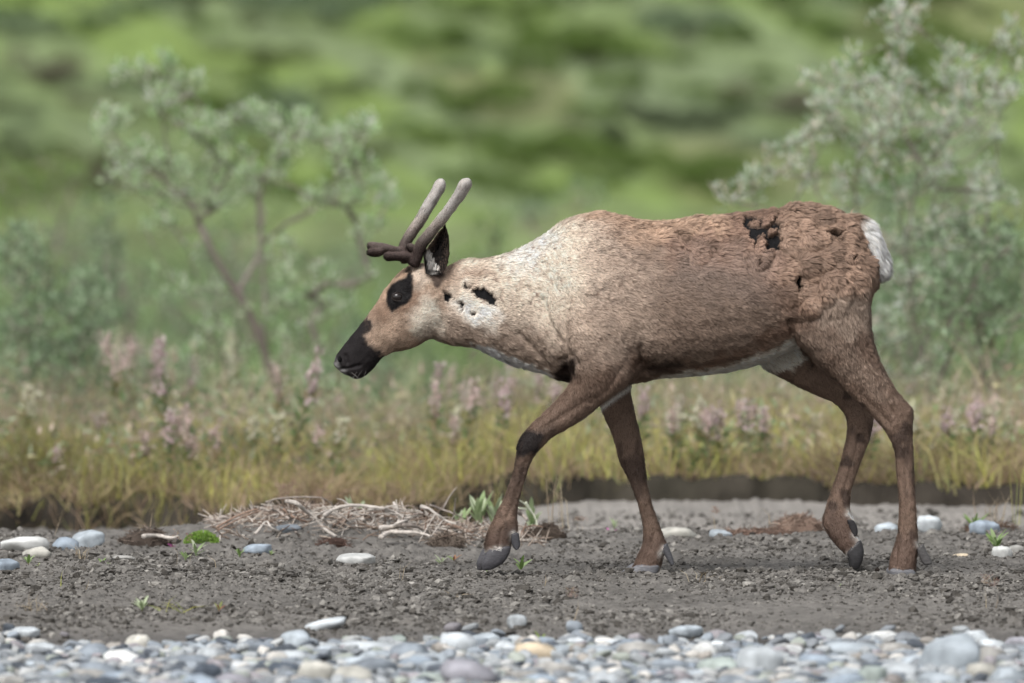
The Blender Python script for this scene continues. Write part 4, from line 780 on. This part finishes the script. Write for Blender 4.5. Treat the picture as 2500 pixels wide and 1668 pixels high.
hero = [(340,1560,65,42,'cream','white and tan domed stone at the top of the gravel, lower left'),(303,1594,90,38,'white','long white stone just below the domed white and tan one'),(504,1646,66,52,'dark','round dark slate stone in the left gravel, darkest of the larger ones'),
 (514,1590,70,40,'pale','pale grey rounded stone above the round dark slate stone'),(716,1558,70,46,'light','light grey tilted stone at the mud edge below the caribou\'s muzzle'),(218,1650,94,42,'tan','long tan-grey stone slanting in the lower left gravel'),
 (776,1646,84,56,'cream','chunky cream-white stone, left one of a pair below the muzzle'),(857,1652,88,54,'cream','cream stone with tan veins, right one of a pair below the muzzle'),(24,1668,76,42,'tan','greyish tan stone in the bottom left corner'),
 (626,1572,82,34,'mid','flat mid-grey stone with darker rim left of centre'),(795,1534,92,22,'pale','flat pale stone lying alone on the mud edge'),(900,1574,150,34,'pale','very long pale flat stone below the caribou\'s muzzle'),
 (1115,1572,88,50,'pale','tall pale grey stone at the top of the gravel below the lifted hoof'),(1306,1594,92,46,'ochre','cream stone with an orange-ochre patch below the forelegs'),(1142,1650,124,66,'mauve','largest mauve-grey boulder-like stone in the centre gravel'),
 (1353,1632,90,40,'tan','banded grey and cream stone right of centre'),(1320,1650,76,34,'blue','blue-grey oval stone below the ochre-patched one'),(1262,1534,42,30,'pale','small pale speckled stone alone on the mud below the forelegs'),
 (1262,1678,120,44,'cream','wide cream stone at the bottom edge near the centre'),(1478,1656,64,40,'pale','pale oval stone right of the wide cream one at the bottom'),(2318,1622,136,92,'light','biggest stone, smooth grey and wedge-shaped, at lower right'),
 (2425,1604,74,54,'tan','grey-tan stone with an orange top leaning on the biggest stone'),(2380,1556,60,42,'pale','white-grey stone behind the biggest grey stone'),(2398,1638,70,44,'cream','cream knobbly stone below the biggest grey stone'),
 (2129,1658,70,56,'green','rounded greenish grey stone in the lower right gravel'),(2180,1670,52,48,'brown','brownish grey round stone beside the greenish one'),(2061,1668,90,46,'blue','blue-grey stone with a pale vein at the bottom, right of centre'),
 (2000,1612,88,42,'blue','long blue-grey stone in the right gravel'),(1778,1606,32,32,'dark','small black-grey pebble standing out among pale stones'),(1856,1620,102,66,'pale','large pale greenish stone with a darker base, right of centre'),
 (1819,1546,56,26,'pale','small bluish white stone at the mud edge, right half'),(2090,1576,140,38,'light','long low light grey stone at the mud edge below the hind hooves'),(2462,1656,76,50,'light','light grey blocky stone in the lower right corner'),
 (1720,1590,58,44,'white','angular white veined stone right of the centre'),(1990,1548,70,24,'mauve','flat mauve-brown stone at the mud edge, right half'),(1560,1590,96,44,'tan','rough tan and white stone below the belly'),(1640,1622,84,40,'mid','mid-grey oval stone below the belly'),
 (420,1560,60,26,'light','flat light grey stone at the left mud edge'),(100,1570,70,34,'pale','pale stone at the far left mud edge'),(2240,1566,44,30,'cream','small cream stone beside the biggest grey stone'),(1460,1588,70,34,'light','smooth light grey stone below the far foreleg')]
for h in hero: stone(*h)
# smaller numbered crowd of individual stones, the largest of the bar
cn = ['light','light','light','light','mid','mid','blue','blue','blue','pale','pale','dark','dark','mid','tan','white','mauve','green']; nind = 255; placed = [(h[0], h[1]) for h in hero]
def zone(px): return ['at left edge','below left stones','below mossy cushion','below driftwood crest','below muzzle','under lifted hoof','below forelegs','below belly','left of hind legs','below hind hooves','near biggest stone','at right edge'][int(min(11, max(0, px)//209))]
cnt = 0; tries = 0
while cnt < nind and tries < 20000:
    tries += 1; px = rs.uniform(-20, 2520); pyb = 1548+24*float(n2(np.array([px]), np.array([0.]), .004, 0, 2, 3)[0])*.5+rs.random()**1.0*142
    wpx = rs.uniform(38, 98)*(.8 if pyb < 1575 else 1)
    if any(abs(px-a)*.7+abs(pyb-b)*1.3 < 20+.2*wpx for a, b in placed): continue
    placed.append((px, pyb)); c = cn[rs.integers(len(cn))]; hh_ = wpx*rs.uniform(.30, .52); row = 'by mud edge' if pyb < 1580 else 'mid gravel' if pyb < 1630 else 'at bottom'
    sz = 'small' if wpx < 50 else 'middle-sized' if wpx < 68 else 'broad'; shp = 'flat' if hh_/wpx < .45 else 'rounded'
    lab = f'{sz} {shp} {CN[c]} stone {row} {zone(px)}'
    stone(px, pyb, wpx, hh_, c, lab, lab.replace(' stone ', ' stones ')); cnt += 1
# everything smaller between them
mb = MB(); n = 4600; pb = 1538+rs.random(n)**.9*170; px = rs.uniform(-60, 2560, n); Yv = F_PX*HC/(pb-HOR)-D0; kk = S*(D0+Yv)/D0; X = (px-1250)*kk; G = gz(X, Yv)
keep = (pb > 1546+14*n2(px, px*0, .006, 0, 2, 3)) | (rs.random(n) < .04)
for i in np.where(keep)[0]:
    me, V, Q, T = SM[rs.integers(len(SM))]; s = rs.uniform(.012, .062); a = rs.uniform(0, 6.28); b_ = rs.normal()*.3; R_ = np.array([[math.cos(a), -math.sin(a), 0], [math.sin(a), math.cos(a), 0], [0, 0, 1]])@np.array([[math.cos(b_), 0, -math.sin(b_)], [0, 1, 0], [math.sin(b_), 0, math.cos(b_)]])
    VV = (V*np.array([s, s*.9, s*rs.uniform(.6, 1.1)]))@R_.T+[X[i], Yv[i], G[i]+s*.2+rs.uniform(0, .012)]; mb.add(VV, Q, T, np.clip(lin(SC[cn[rs.integers(len(cn))]])*.78*(1+rs.normal()*.1), .01, .85))
o = mb.build('gravel', M['stones']); tag(o, 'small grey and white pebbles packed between the larger stones', 'gravel', None, 'stuff')
# stones lying farther back
back = [(60,1350,104,34,'white','big white stone at the far left behind the mud','s1'),(90,1362,72,28,'cream','cream oval stone with a green seedling in front, far left','s2'),(160,1346,60,34,'blue','blue-grey stone between white ones, left background','s3'),(215,1342,72,36,'light','light grey stone left of the dark root clump','s4'),
 (12,1392,60,30,'blue','bluish stone at the left edge of the mud','s5'),(300,1372,52,12,'tan','flat tan slab half buried behind dry stems, left','s6'),(628,1352,64,26,'blue','smooth blue-grey stone in front of the driftwood pile','s7'),
 (868,1376,84,26,'white','bright white flat stone alone on the mud below the muzzle','s8'),(1655,1324,90,28,'cream','cream stone at the edge of the mud behind the far foreleg','s9'),(1945,1312,40,18,'ochre','small pinkish cream stone in front of the bark debris','s10'),
 (2270,1310,56,36,'pale','pale domed stone right of the hind leg','s11'),(2165,1306,50,26,'light','light grey stone partly behind the hind leg','s12'),(2405,1316,62,34,'blue','blue-grey banded stone at the right background','s13'),(2448,1362,44,30,'white','bright white stone beside the green plant, right edge','s14'),(2350,1360,42,10,'ochre','thin tan shard lying on the mud at right','s15'),(1760,1322,50,18,'light','low grey stone left of the bark debris','s16'),(2480,1352,40,20,'tan','speckled stone next to the bright white one at the right edge','s17'),(700,1330,60,18,'mid','grey stone under the driftwood pile','s18')]
for a in back: stone(*a[:6], group='scattered stones behind the mud', dz=-.006)
# ---- crumbs of dried mud
ico = np.array([(0,0,1),(.89,0,.45),(.28,.85,.45),(-.72,.53,.45),(-.72,-.53,.45),(.28,-.85,.45),(.72,.53,-.45),(-.28,.85,-.45),(-.89,0,-.45),(-.28,-.85,-.45),(.72,-.53,-.45),(0,0,-1)])
icf = np.array([(0,1,2),(0,2,3),(0,3,4),(0,4,5),(0,5,1),(1,6,2),(2,7,3),(3,8,4),(4,9,5),(5,10,1),(2,6,7),(3,7,8),(4,8,9),(5,9,10),(1,10,6),(6,11,7),(7,11,8),(8,11,9),(9,11,10),(10,11,6)])
mb = MB(); n = 90000; Yc = rs.uniform(-3.3, 2.9, n); Xc = rs.uniform(-1.75, 1.75, n); cl = n2(Xc, Yc, 2.6, 1.3, 3, 91)+.5*n2(Xc, Yc, 11, 7, 2, 92); kp = cl-.45*np.abs(Yc+.2)/2 > rs.uniform(-1.2, .9, n); Xc, Yc, cl = Xc[kp], Yc[kp], cl[kp]
for hx, hy in ((.36, .1), (1.16, -.1), (1.03, .1), (-.06, -.1)): q = 420; Xc = np.r_[Xc, hx+rs.normal(size=q)*.07]; Yc = np.r_[Yc, hy+rs.normal(size=q)*.14]; cl = np.r_[cl, np.full(q, .2)]
q = 5000; Xc = np.r_[Xc, rs.uniform(-1.9, 1.9, q)]; Yc = np.r_[Yc, rs.uniform(2.8, 6.4, q)]; cl = np.r_[cl, np.full(q, .1)]; G = gz(Xc, Yc); n = len(Xc)
sz = .0016+.0035*rs.random(n)**2+.009*rs.random(n)**9*(cl > 0); rad_ = 1+.33*rs.normal(size=(n, 12)); V = ico[None]*rad_[:, :, None]*(sz[:, None]*np.array([1.35, 1.35, .95]))[:, None, :]+np.stack([Xc, Yc, G+sz*.3], 1)[:, None, :]
dk = rs.random(n); cc = np.where((dk < .55)[:, None], lin((108,105,101)), np.where((dk < .84)[:, None], lin((76,73,69)), lin((132,129,124))))*(1+.15*rs.normal(size=(n, 1)))
mb.add(V.reshape(-1, 3), None, (icf[None]+(np.arange(n)*12)[:, None, None]).reshape(-1, 3), np.repeat(np.clip(cc, .01, .6), 12, 0))
o = mb.build('mud_crumbs', M['ground'], None, False); tag(o, 'dark crumbs of dried silt scattered over the mud', 'soil', None, 'stuff')
# ---- droppings beside the hind hoof
Y0 = gy(1400); p = W(2143, 1396, Y0); me_o = MB(); V = ico*np.array([.010, .009, .010])*(1+.12*rs.normal(size=(12, 1))); me_o.add(V+[p[0], Y0, g1(p[0], Y0)+.008], None, icf, lin((44,38,35))); tag(me_o.build('mud_clod', M['ground']), 'round dark clod on the mud just left of the standing hind hoof', 'clod')
# ---- driftwood
def pile(fx, fy, pts, r, col, label, Y=2.35, name='driftwood_branch', grp='bleached branches of the driftwood pile', twigs=0, dy=.04):
    P = []; y0 = Y+rs.normal()*dy
    for i, (u, v) in enumerate(pts):
        pu, pv = fx+u/4.7, 1180+v/4.7; P.append(W(pu, pv-6, y0+rs.normal()*.03))
    P = np.array(P); rr = np.linspace(r, r*.55, len(P))*1.08*S*(1+.12*rs.normal(size=len(P))); mb = MB(); V, Q, T = tube(P, rr, 9, 5); V = V+.0012*fbm(V*60, 2, 5)[:, None]; mb.add(V, Q, T, lin(col)*(1+.15*fbm(V*25, 2, 7)[:, None]))
    C_ = P.mean(0); root = empty(name, (float(C_[0]), float(C_[1]), float(P[:, 2].min()))); tag(root, label, 'driftwood', grp); mb.build('limb', M['wood'], root)
    for t in range(twigs):
        a = P[rs.integers(1, len(P))]; d = rs.normal(size=3)*np.array([1, .5, .7]); d[2] = abs(d[2])*.8-.1; d /= np.linalg.norm(d); L = rs.uniform(.03, .09); tb = MB(); V, Q, T = tube([a, a+d*L*.5+[0, 0, .006], a+d*L], [.003, .0022, .001], 6, 3); tb.add(V, Q, T, lin(col)*.9); tb.build('twig', M['wood'], root)
    return root
G1, G2, BR, DK = (180,173,166), (152,143,136), (138,116,102), (92,74,64)
B = [(500,[(930,235),(1060,262),(1150,350),(1250,420),(1400,580),(1560,670)],5.2,G1,'thick pale branch slanting down through the left half of the driftwood'),
 (500,[(1370,400),(1500,320),(1650,285),(1830,292),(2050,322),(2200,370),(2300,440)],5,G1,'long arched bleached branch crossing the top middle of the driftwood'),
 (500,[(2170,250),(2205,330),(2235,430),(2190,530)],5,G1,'upright knotted pale stub in the middle of the driftwood'),
 (500,[(1810,440),(1850,485),(1900,500),(1950,430),(1920,370)],3.5,G1,'small looped twig hanging under the arched branch'),
 (500,[(2010,545),(2150,530),(2230,480),(2330,455)],6,G1,'short stout pale branch below the knotted stub'),
 (900,[(140,650),(250,598),(450,592),(620,610),(700,640)],6,G1,'smooth bleached branch curving low in front of the pile'),
 (500,[(1350,430),(1400,500),(1420,580)],3.6,G1,'short pale crosspiece where the thick branch ends'),
 (500,[(700,245),(850,205),(1100,188),(1350,200),(1480,290)],2.2,G2,'thin arching twig along the crest of the left pile'),
 (500,[(560,610),(600,590),(700,470),(760,545),(850,590)],4.2,G1,'crooked white stick at the left front of the pile'),
 (500,[(750,330),(820,340),(900,400),(980,440)],4,G2,'stubby grey branch high on the left of the pile'),
 (500,[(130,540),(300,440),(450,370),(620,320)],2.6,BR,'long brown twig leading up the left end of the pile'),(500,[(150,565),(330,470),(480,400),(640,345)],2.2,BR,'second brown twig alongside, slightly lower, at the left end'),(500,[(120,500),(260,470),(420,420),(560,380)],2.4,G2,'grey twig above the brown ones at the left end'),
 (500,[(1040,590),(1080,640),(1110,730)],3.4,G2,'short stick poking down to the mud at the left front'),
 (500,[(640,660),(850,640),(1050,610),(1230,640)],2.4,BR,'thin brown stick lying flat at the foot of the left pile'),(500,[(1000,520),(1250,570),(1400,590),(1650,690)],2.6,BR,'thin brown stick pointing towards the white flat stone'),
 (500,[(1400,560),(1500,500),(1640,430),(1700,380)],3,BR,'brown branch rising behind the looped twig'),(500,[(900,330),(1040,430),(1200,480),(1320,560)],3.4,BR,'brown branch tucked under the thick pale one'),
 (900,[(600,300),(700,330),(800,400),(880,460),(1000,500)],4.5,G1,'pale branch sloping down right of the knotted stub'),(900,[(610,330),(660,430),(720,510)],3.6,DK,'dark broken branch forking down at the right middle'),
 (900,[(130,550),(300,530),(450,508),(640,560),(820,600)],7,G2,'thickest grey log lying low across the right half of the pile'),(900,[(350,700),(450,650),(650,600)],3.2,BR,'thin tan root slanting in front of the thickest log'),
 (900,[(990,600),(1150,622),(1330,640)],5,G1,'straight pale stick lying towards the lifted hoof'),(900,[(440,430),(520,400),(620,375)],5,G1,'short thick pale branch behind the arched one'),
 (900,[(0,340),(100,330),(250,370),(330,430),(410,520)],4.4,G1,'bent bleached branch joining the stub to the log'),(900,[(1690,350),(1760,390),(1820,450)],6,G2,'pinkish grey stick just behind the lifted foreleg'),(900,[(1800,250),(1850,330),(1910,430),(1930,520)],3.6,(186,190,170),'curved pale stem to the right of the lifted foreleg'),
 (900,[(1730,640),(1790,540),(1810,480)],2.6,BR,'reddish twig leaning behind the lifted hoof'),(900,[(700,280),(850,330),(980,380),(1100,440)],2.2,G2,'thin grey twig above the right half of the pile'),(900,[(760,520),(900,500),(1060,540),(1200,600)],3,BR,'brown branch at the right end of the pile'),
 (500,[(180,440),(230,420),(260,450)],6,G2,'grey knob of wood at the far left tip of the pile'),(500,[(1640,440),(1760,470),(1900,560),(2000,600)],4.4,BR,'brown curved branch under the arched one'),(500,[(2030,420),(2060,350),(2020,300)],3,G1,'tiny hooked twig on the arched branch')]
for k, (fx, pts, r, col, lab) in enumerate(B): pile(fx, 0, pts, r, col, lab, twigs=rs.integers(0, 3), Y=1.95+.012*k-(.2 if 'front' in lab or 'low' in lab else 0))
# fine litter woven through the pile
mb = MB(); n = 1700
for i in range(n):
    u = rs.uniform(520, 1330); env = 1335-88*math.exp(-((u-740)/130)**2)-72*math.exp(-((u-990)/130)**2)-18; v = rs.uniform(env, 1338); Y = 2.42+rs.normal()*.2; p = W(u, v, Y); p[2] = max(p[2], g1(p[0], p[1])); d = rs.normal(size=3)*np.array([1, .6, .35]); d /= np.linalg.norm(d); L = rs.uniform(.03, .13)
    V, Q, T = tube([p-d*L/2, p+[0, 0, rs.normal()*.006], p+d*L/2], [.0014, .0021, .0010], 4, 2); mb.add(V, Q, T, lin([(158,144,132),(126,110,98),(184,176,168),(100,86,77),(170,160,150)][rs.integers(5)]))
o = mb.build('driftwood_litter', M['wood']); tag(o, 'tangle of thin brown twigs and rootlets in the driftwood pile', 'litter', None, 'stuff')
def fibre_mass(px, pyb, w_, h_, cols, label, n=260, Y=None, name='root_clump'):
    Y = gy(pyb) if Y is None else Y; c = W(px, pyb, Y); zb = g1(c[0], Y); root = empty(name, (float(c[0]), float(Y), zb)); tag(root, label, 'root clump'); k = S*(D0+Y)/D0; cv, Q, T = ball((0, 0, 0), 1, 12); cv = cv*np.array([w_*k*.46, w_*k*.25, h_*k*.8])*(1+.3*fbm(cv*2.5+px, 2, 3)[:, None])
    mb = MB(); mb.add(cv+[c[0], Y, zb], Q, T, lin(cols[0])*.7); mb.build('core', M['bark'], root); fb = MB()
    for i in range(n):
        a = rs.uniform(-1, 1); p = np.array([c[0]+a*w_*k*.5, Y+rs.normal()*w_*k*.14, zb+rs.random()*h_*k*(1-a*a*.7)]); d = rs.normal(size=3)*np.array([1, .5, .4]); d /= np.linalg.norm(d); L = rs.uniform(.015, .06)
        V, Q, T = tube([p-d*L/2, p+[0, 0, rs.normal()*.004], p+d*L/2], [.0008, .0014, .0006], 4, 2); fb.add(V, Q, T, lin(cols[rs.integers(len(cols))])*(1+.2*rs.normal()))
    fb.build('rootlets', M['wood'], root); return root
fibre_mass(1090, 1338, 80, 32, [(112,101,92),(130,118,107),(92,82,74)], 'matted brown root clump at the right front of the driftwood', 300)
fibre_mass(355, 1338, 120, 44, [(92,82,75),(116,104,95),(76,68,62)], 'dark brown root clump with a pale stick on it, left background', 320)
pile(-118+354-236, 0, [(1640,640),(1800,630),(1960,660),(2040,640)], 6.5, G1, 'knobbly whitish stick lying on the dark root clump', Y=gy(1338)-.1, grp=None, name='driftwood_branch')
fibre_mass(1850, 1318, 170, 16, [(112,92,82),(128,108,96),(88,74,66)], 'low reddish brown strip of bark debris behind the hind legs', 380, name='bark_debris')
fibre_mass(1950, 1314, 130, 48, [(132,112,100),(112,94,84),(148,130,116)], 'brown heap of rootlets beside the lifted hind leg', 380)
fibre_mass(1335, 1322, 90, 40, [(84,74,66),(68,59,53),(110,98,88)], 'dark earthy root clump behind the lifted hoof', 200)
fibre_mass(1235, 1320, 50, 60, [(74,60,50),(92,76,64)], 'dark stump-like clod behind the foreleg pastern', 90)
fibre_mass(815, 1340, 70, 22, [(78,62,56),(98,78,70)], 'small dark brown earth lump under the driftwood', 90)
fibre_mass(2420, 1306, 120, 26, [(84,68,58),(110,92,78)], 'dark turf edge with sprouting greens at the right', 160)
# ---- seedlings and stems on the mud
def seedling(px, pyb, hpx, cols, label, n=6, wr=.22, up=.6, name='seedling', Y=None, cat='seedling', spread=1.0, stem=None):
    Y = gy(pyb) if Y is None else Y; p = W(px, pyb, Y); z = g1(p[0], Y); h = hpx*S*(D0+Y)/D0; r = empty(name, (float(p[0]), float(Y), z)); tag(r, label, cat)
    sb = MB(); V, Q, T = tube([(p[0], Y, z-.004), (p[0]+.001, Y, z+h*.5)], [.0014, .0009], 5); sb.add(V, Q, T, lin(stem or (120,96,70))); sb.build('stem', M['leaf'], r)
    for i in range(n):
        a = i*2.4+rs.normal()*.3; d = np.array([math.cos(a)*spread, math.sin(a)*spread, 0])*rs.uniform(.35, .8); L = h*rs.uniform(.6, 1.05); wd = L*wr; m = 7; t = np.linspace(0, 1, m); z0 = z+h*.35*rs.random()
        ctr = np.stack([p[0]+d[0]*L*t**1.2, Y+d[1]*L*t**1.2, z0+(L*(up+.35*rs.random()))*t-.18*L*t**2], 1); prof = np.sin(np.pi*np.clip(t*.93+.05, 0, 1))**.8*wd/2; s_ = np.cross(d+[0, 0, .3], [0, 0, 1.]); s_ = s_/np.linalg.norm(s_)*.8+np.array([.5, 0, 0]); s_ /= np.linalg.norm(s_)
        V = np.concatenate([ctr+s_*prof[:, None]+[0, 0, 0], ctr-[0, 0, .1*wd], ctr-s_*prof[:, None]]); q = np.arange(m-1); Q = np.concatenate([np.stack([q, q+1, q+1+m, q+m], 1), np.stack([q+m, q+1+m, q+1+2*m, q+2*m], 1)])
        mb = MB(); mb.add(V, Q, None, np.clip(lin(cols[rs.integers(len(cols))])*(1+.1*rs.normal()), .01, .8)); mb.build('leaf', M['leaf'], r)
    return r
GR = [(132,156,98),(114,140,80),(156,176,128)]; SG = [(158,174,132),(140,160,114),(180,190,160)]
seedling(1272,1394,44,GR,'bright green upright seedling on the mud right of the lifted front hoof',6,.26)
seedling(1078,1376,34,SG,'grey-green sprout left of the lifted front hoof',5,.2); seedling(1108,1372,30,[(120,150,70),(150,110,84)],'green sprout with a red stem close to the lifted front hoof',4,.24)
seedling(346,1502,46,SG,'silver-green tuft of leaves on the mud at lower left',12,.2); seedling(533,1500,34,[(130,136,84),(150,100,80)],'small reddish-stemmed sprout in the lower left mud',4,.22)
seedling(68,1386,38,GR,'green seedling in front of the cream stone, far left',6,.26); seedling(92,1384,18,GR,'tiny flat green sprig right of the far-left seedling',4,.3,.3); seedling(247,1382,20,GR,'tiny green sprig on the left mud',4,.3); seedling(266,1384,12,GR,'tiniest green sprig just right of another, left mud',3,.3)
seedling(452,1374,34,GR,'green seedling among thin seed stems, left of the driftwood',6,.24); seedling(478,1362,48,SG,'taller pale seedling behind the thin seed stems',7,.18); seedling(585,1362,34,GR,'yellowish green seedling beside the blue-grey stone',7,.24); seedling(660,1356,16,GR,'tiny green sprig right of the blue-grey stone',4,.3)
seedling(2380,1312,60,GR,'green leafy plant on the turf edge at right',10,.18); seedling(2432,1352,58,GR,'bright green leafy plant behind the white stone at right',12,.2); seedling(1322,1552,44,[(170,140,100),(140,160,84)],'reddish green sprout at the gravel edge below the forelegs',5,.2); seedling(1250,1556,22,GR,'little green sprout by the small speckled stone',4,.3)
seedling(1822,1572,32,[(140,160,70),(126,150,64)],'small green sprout growing between stones, right of centre',6,.22); seedling(2335,1542,22,[(110,130,60)],'flat green leaf behind the biggest grey stone',3,.3,.3); seedling(1190,1404,12,GR,'tiny green sprig under the lifted front hoof',3,.3); seedling(1890,1440,14,SG,'tiny pale sprig on the mud below the hind hooves',2,.3); seedling(2050,1440,12,SG,'tiny pale blade on the mud between the hind hooves',2,.2)
for px, pb, h, lab in [(866,1262,78,'slender pale green stalk rising behind the driftwood, below the muzzle'),(975,1262,66,'bushy pale green stalk behind the driftwood, middle'),(1125,1288,62,'broad-leaved pale green sprout at the right end of the driftwood'),(1168,1296,88,'leafy pale green plant left of the foreleg pastern'),(1208,1292,92,'tallest pale green plant partly behind the foreleg'),(1296,1290,70,'pale green plant right of the foreleg'),(760,1290,60,'grey-green sprig on the left part of the driftwood'),(640,1272,44,'faint green sprig left of the driftwood crest'),(1500,1318,30,'green sprig with a magenta flower behind the far foreleg')]:
    seedling(px, pb, h, SG, lab, 14 if h > 60 else 7, .2, .8, Y=3.0+rs.uniform(-.2, .2), spread=.7)
seedling(1490,1304,26,[(196,110,170),(180,90,156)],'magenta flower on the pale silt behind the far foreleg',6,.5,.3,'wildflower',cat='flower'); seedling(420,1340,22,[(170,80,150),(186,96,160)],'magenta flower beside the dark root clump, left',5,.5,.3,'wildflower',cat='flower')
# moss cushion
def cushion(px, pyb, w_, h_, cols, label):
    Y = gy(pyb); p = W(px, pyb, Y); k = S*(D0+Y)/D0; z = g1(p[0], Y); n = 900; a = rs.uniform(-1, 1, n); P = np.stack([p[0]+a*w_*k/2, Y+rs.normal(size=n)*w_*k*.18, z+rs.random(n)*h_*k*np.sqrt(1-a*a)], 1); D = rs.normal(size=(n, 3)); D[:, 2] = np.abs(D[:, 2])+.3; mb = MB(); leaves(mb, P, D, .010, .005, pal(rs, n, cols), rs); tag(mb.build('moss_cushion', M['leaf'], None, False), label, 'moss')
cushion(492, 1335, 82, 30, [(128,160,70),(110,146,56),(146,172,90)], 'bright green mossy cushion left of the driftwood pile')
def tuft(px, pyb, hpx, n, cols, label, name='grass_tuft', lean=.35, wd=.0022, Y=None, head=False, spread=.012):
    Y = gy(pyb) if Y is None else Y; p = W(px, pyb, Y); z = g1(p[0], Y); h = hpx*S*(D0+Y)/D0; r = empty(name, (float(p[0]), float(Y), z)); tag(r, label, 'grass')
    P = np.stack([p[0]+rs.normal(size=n)*spread, Y+rs.normal(size=n)*spread, np.full(n, z-.003)], 1); mb = MB(); grasses(mb, P, h*rs.uniform(.6, 1.05, n), wd, pal(rs, n, cols), rs, lean); mb.build('blades', M['leaf'], r, False)
    if head:
        hb = MB(); m = 40*n; k = rs.integers(0, n, m); q = P[k]+np.stack([rs.normal(size=m)*.006, rs.normal(size=m)*.006, h*rs.uniform(.75, 1.0, m)], 1); leaves(hb, q, rs.normal(size=(m, 3))+[0, 0, 1], .006, .0025, pal(rs, m, [cols[0], (150,120,112)]), rs); hb.build('seed_head', M['leaf'], r, False)
ST = [(176,160,136),(150,132,110),(190,176,150)]
for px, pb, h, n, lab, ln, hd_ in [(978,1420,72,3,'pair of thin dry stems on the mud below the driftwood',.12,False),(430,1398,100,1,'thin upright seed stem in the left mud, taller one',.03,True),(530,1400,66,1,'thin leaning dry stem in the left mud',.25,False),(462,1384,80,1,'thin curved seed stem between two others, left mud',.12,True),(420,1502,58,14,'fallen dry grass stems beside the silver-green tuft, lower left',.9,False),(80,1498,60,12,'sparse dry grass at the lower left edge',.7,False),
  (148,1440,50,2,'single thin green blade in the left mud',.1,False),(205,1450,44,3,'bent dry stem in the left mud',.9,False),(1715,1424,52,8,'small grass tuft on the mud between front and hind legs',.5,False),(1760,1420,30,2,'two pale straws on the mud left of the hind legs',.9,False),(2404,1490,88,2,'upright pinkish seed grass at lower right, left one of two',.06,True),(2432,1490,80,1,'leaning pinkish seed grass at lower right, right one of two',.35,True),
  (1395,1520,86,2,'blurred pinkish seed grass at the gravel edge below the forelegs',.4,True),(195,1370,60,10,'tuft of brown dead stems left background',.35,False),(130,1330,90,2,'pale dry stem standing at the far left background',.3,False),(340,1330,90,1,'long arched dry stem above the dark root clump',.6,False),(365,1330,76,2,'pale twisted stems standing on the dark root clump',.15,False),
  (600,1300,120,10,'tall straw-coloured grass behind the left end of the driftwood',.25,False),(700,1280,150,14,'tuft of long reddish grass behind the driftwood crest',.35,True),(780,1270,150,10,'leaning reddish seed grass below the caribou\'s muzzle',.45,True),(1000,1270,120,6,'tall green-yellow stems behind the driftwood middle',.3,False),(1360,1300,230,10,'tall thin pale grass clump behind the lifted foreleg',.08,False),(1880,1290,80,6,'thin dead stems sticking out of the bark debris',.4,False),(2490,1290,290,8,'tall yellow grass stalks at the right edge',.06,False),(2420,1280,120,16,'pale thin grasses on the turf edge at right',.3,False),(1745,1300,60,2,'whitish thin stems on the pale silt',.2,True),(1420,1300,40,2,'tiny white seed stems on the pale silt behind the legs',.2,True),(1330,1430,36,3,'thin dry sprigs in the mud right of the lifted hoof',.5,False),(1110,1455,50,3,'low broken straw on the mud below the forelegs',1.2,False)]:
    tuft(px, pb, h, n, ST if 'green' not in lab and 'yellow' not in lab else [(150,160,90),(170,168,100)], lab, lean=ln, head=hd_, Y=(gy(pb) if pb > 1310 else None), spread=.004 if n < 4 else .02, name='dry_stem' if n < 4 else 'grass_tuft')

# ---- things that share a description are told apart by their order in the view
from collections import defaultdict
dd = defaultdict(list)
for o in list(COL.objects):
    if o.parent is None and 'label' in o and o.get('kind') is None: dd[o['label']].append(o)
CNT = ['', 'one', 'two', 'three', 'four', 'five', 'six', 'seven', 'eight', 'nine', 'ten']; ORD = ['first', 'second', 'third', 'fourth', 'fifth', 'sixth', 'seventh', 'eighth', 'ninth', 'tenth']
for lab, os_ in dd.items():
    if 1 < len(os_) <= 10:
        os_.sort(key=lambda o: o.location.x/(D0+o.location.y))
        for i, o in enumerate(os_): o['label'] = f"{lab}, {ORD[i]} of {CNT[len(os_)]} from left"
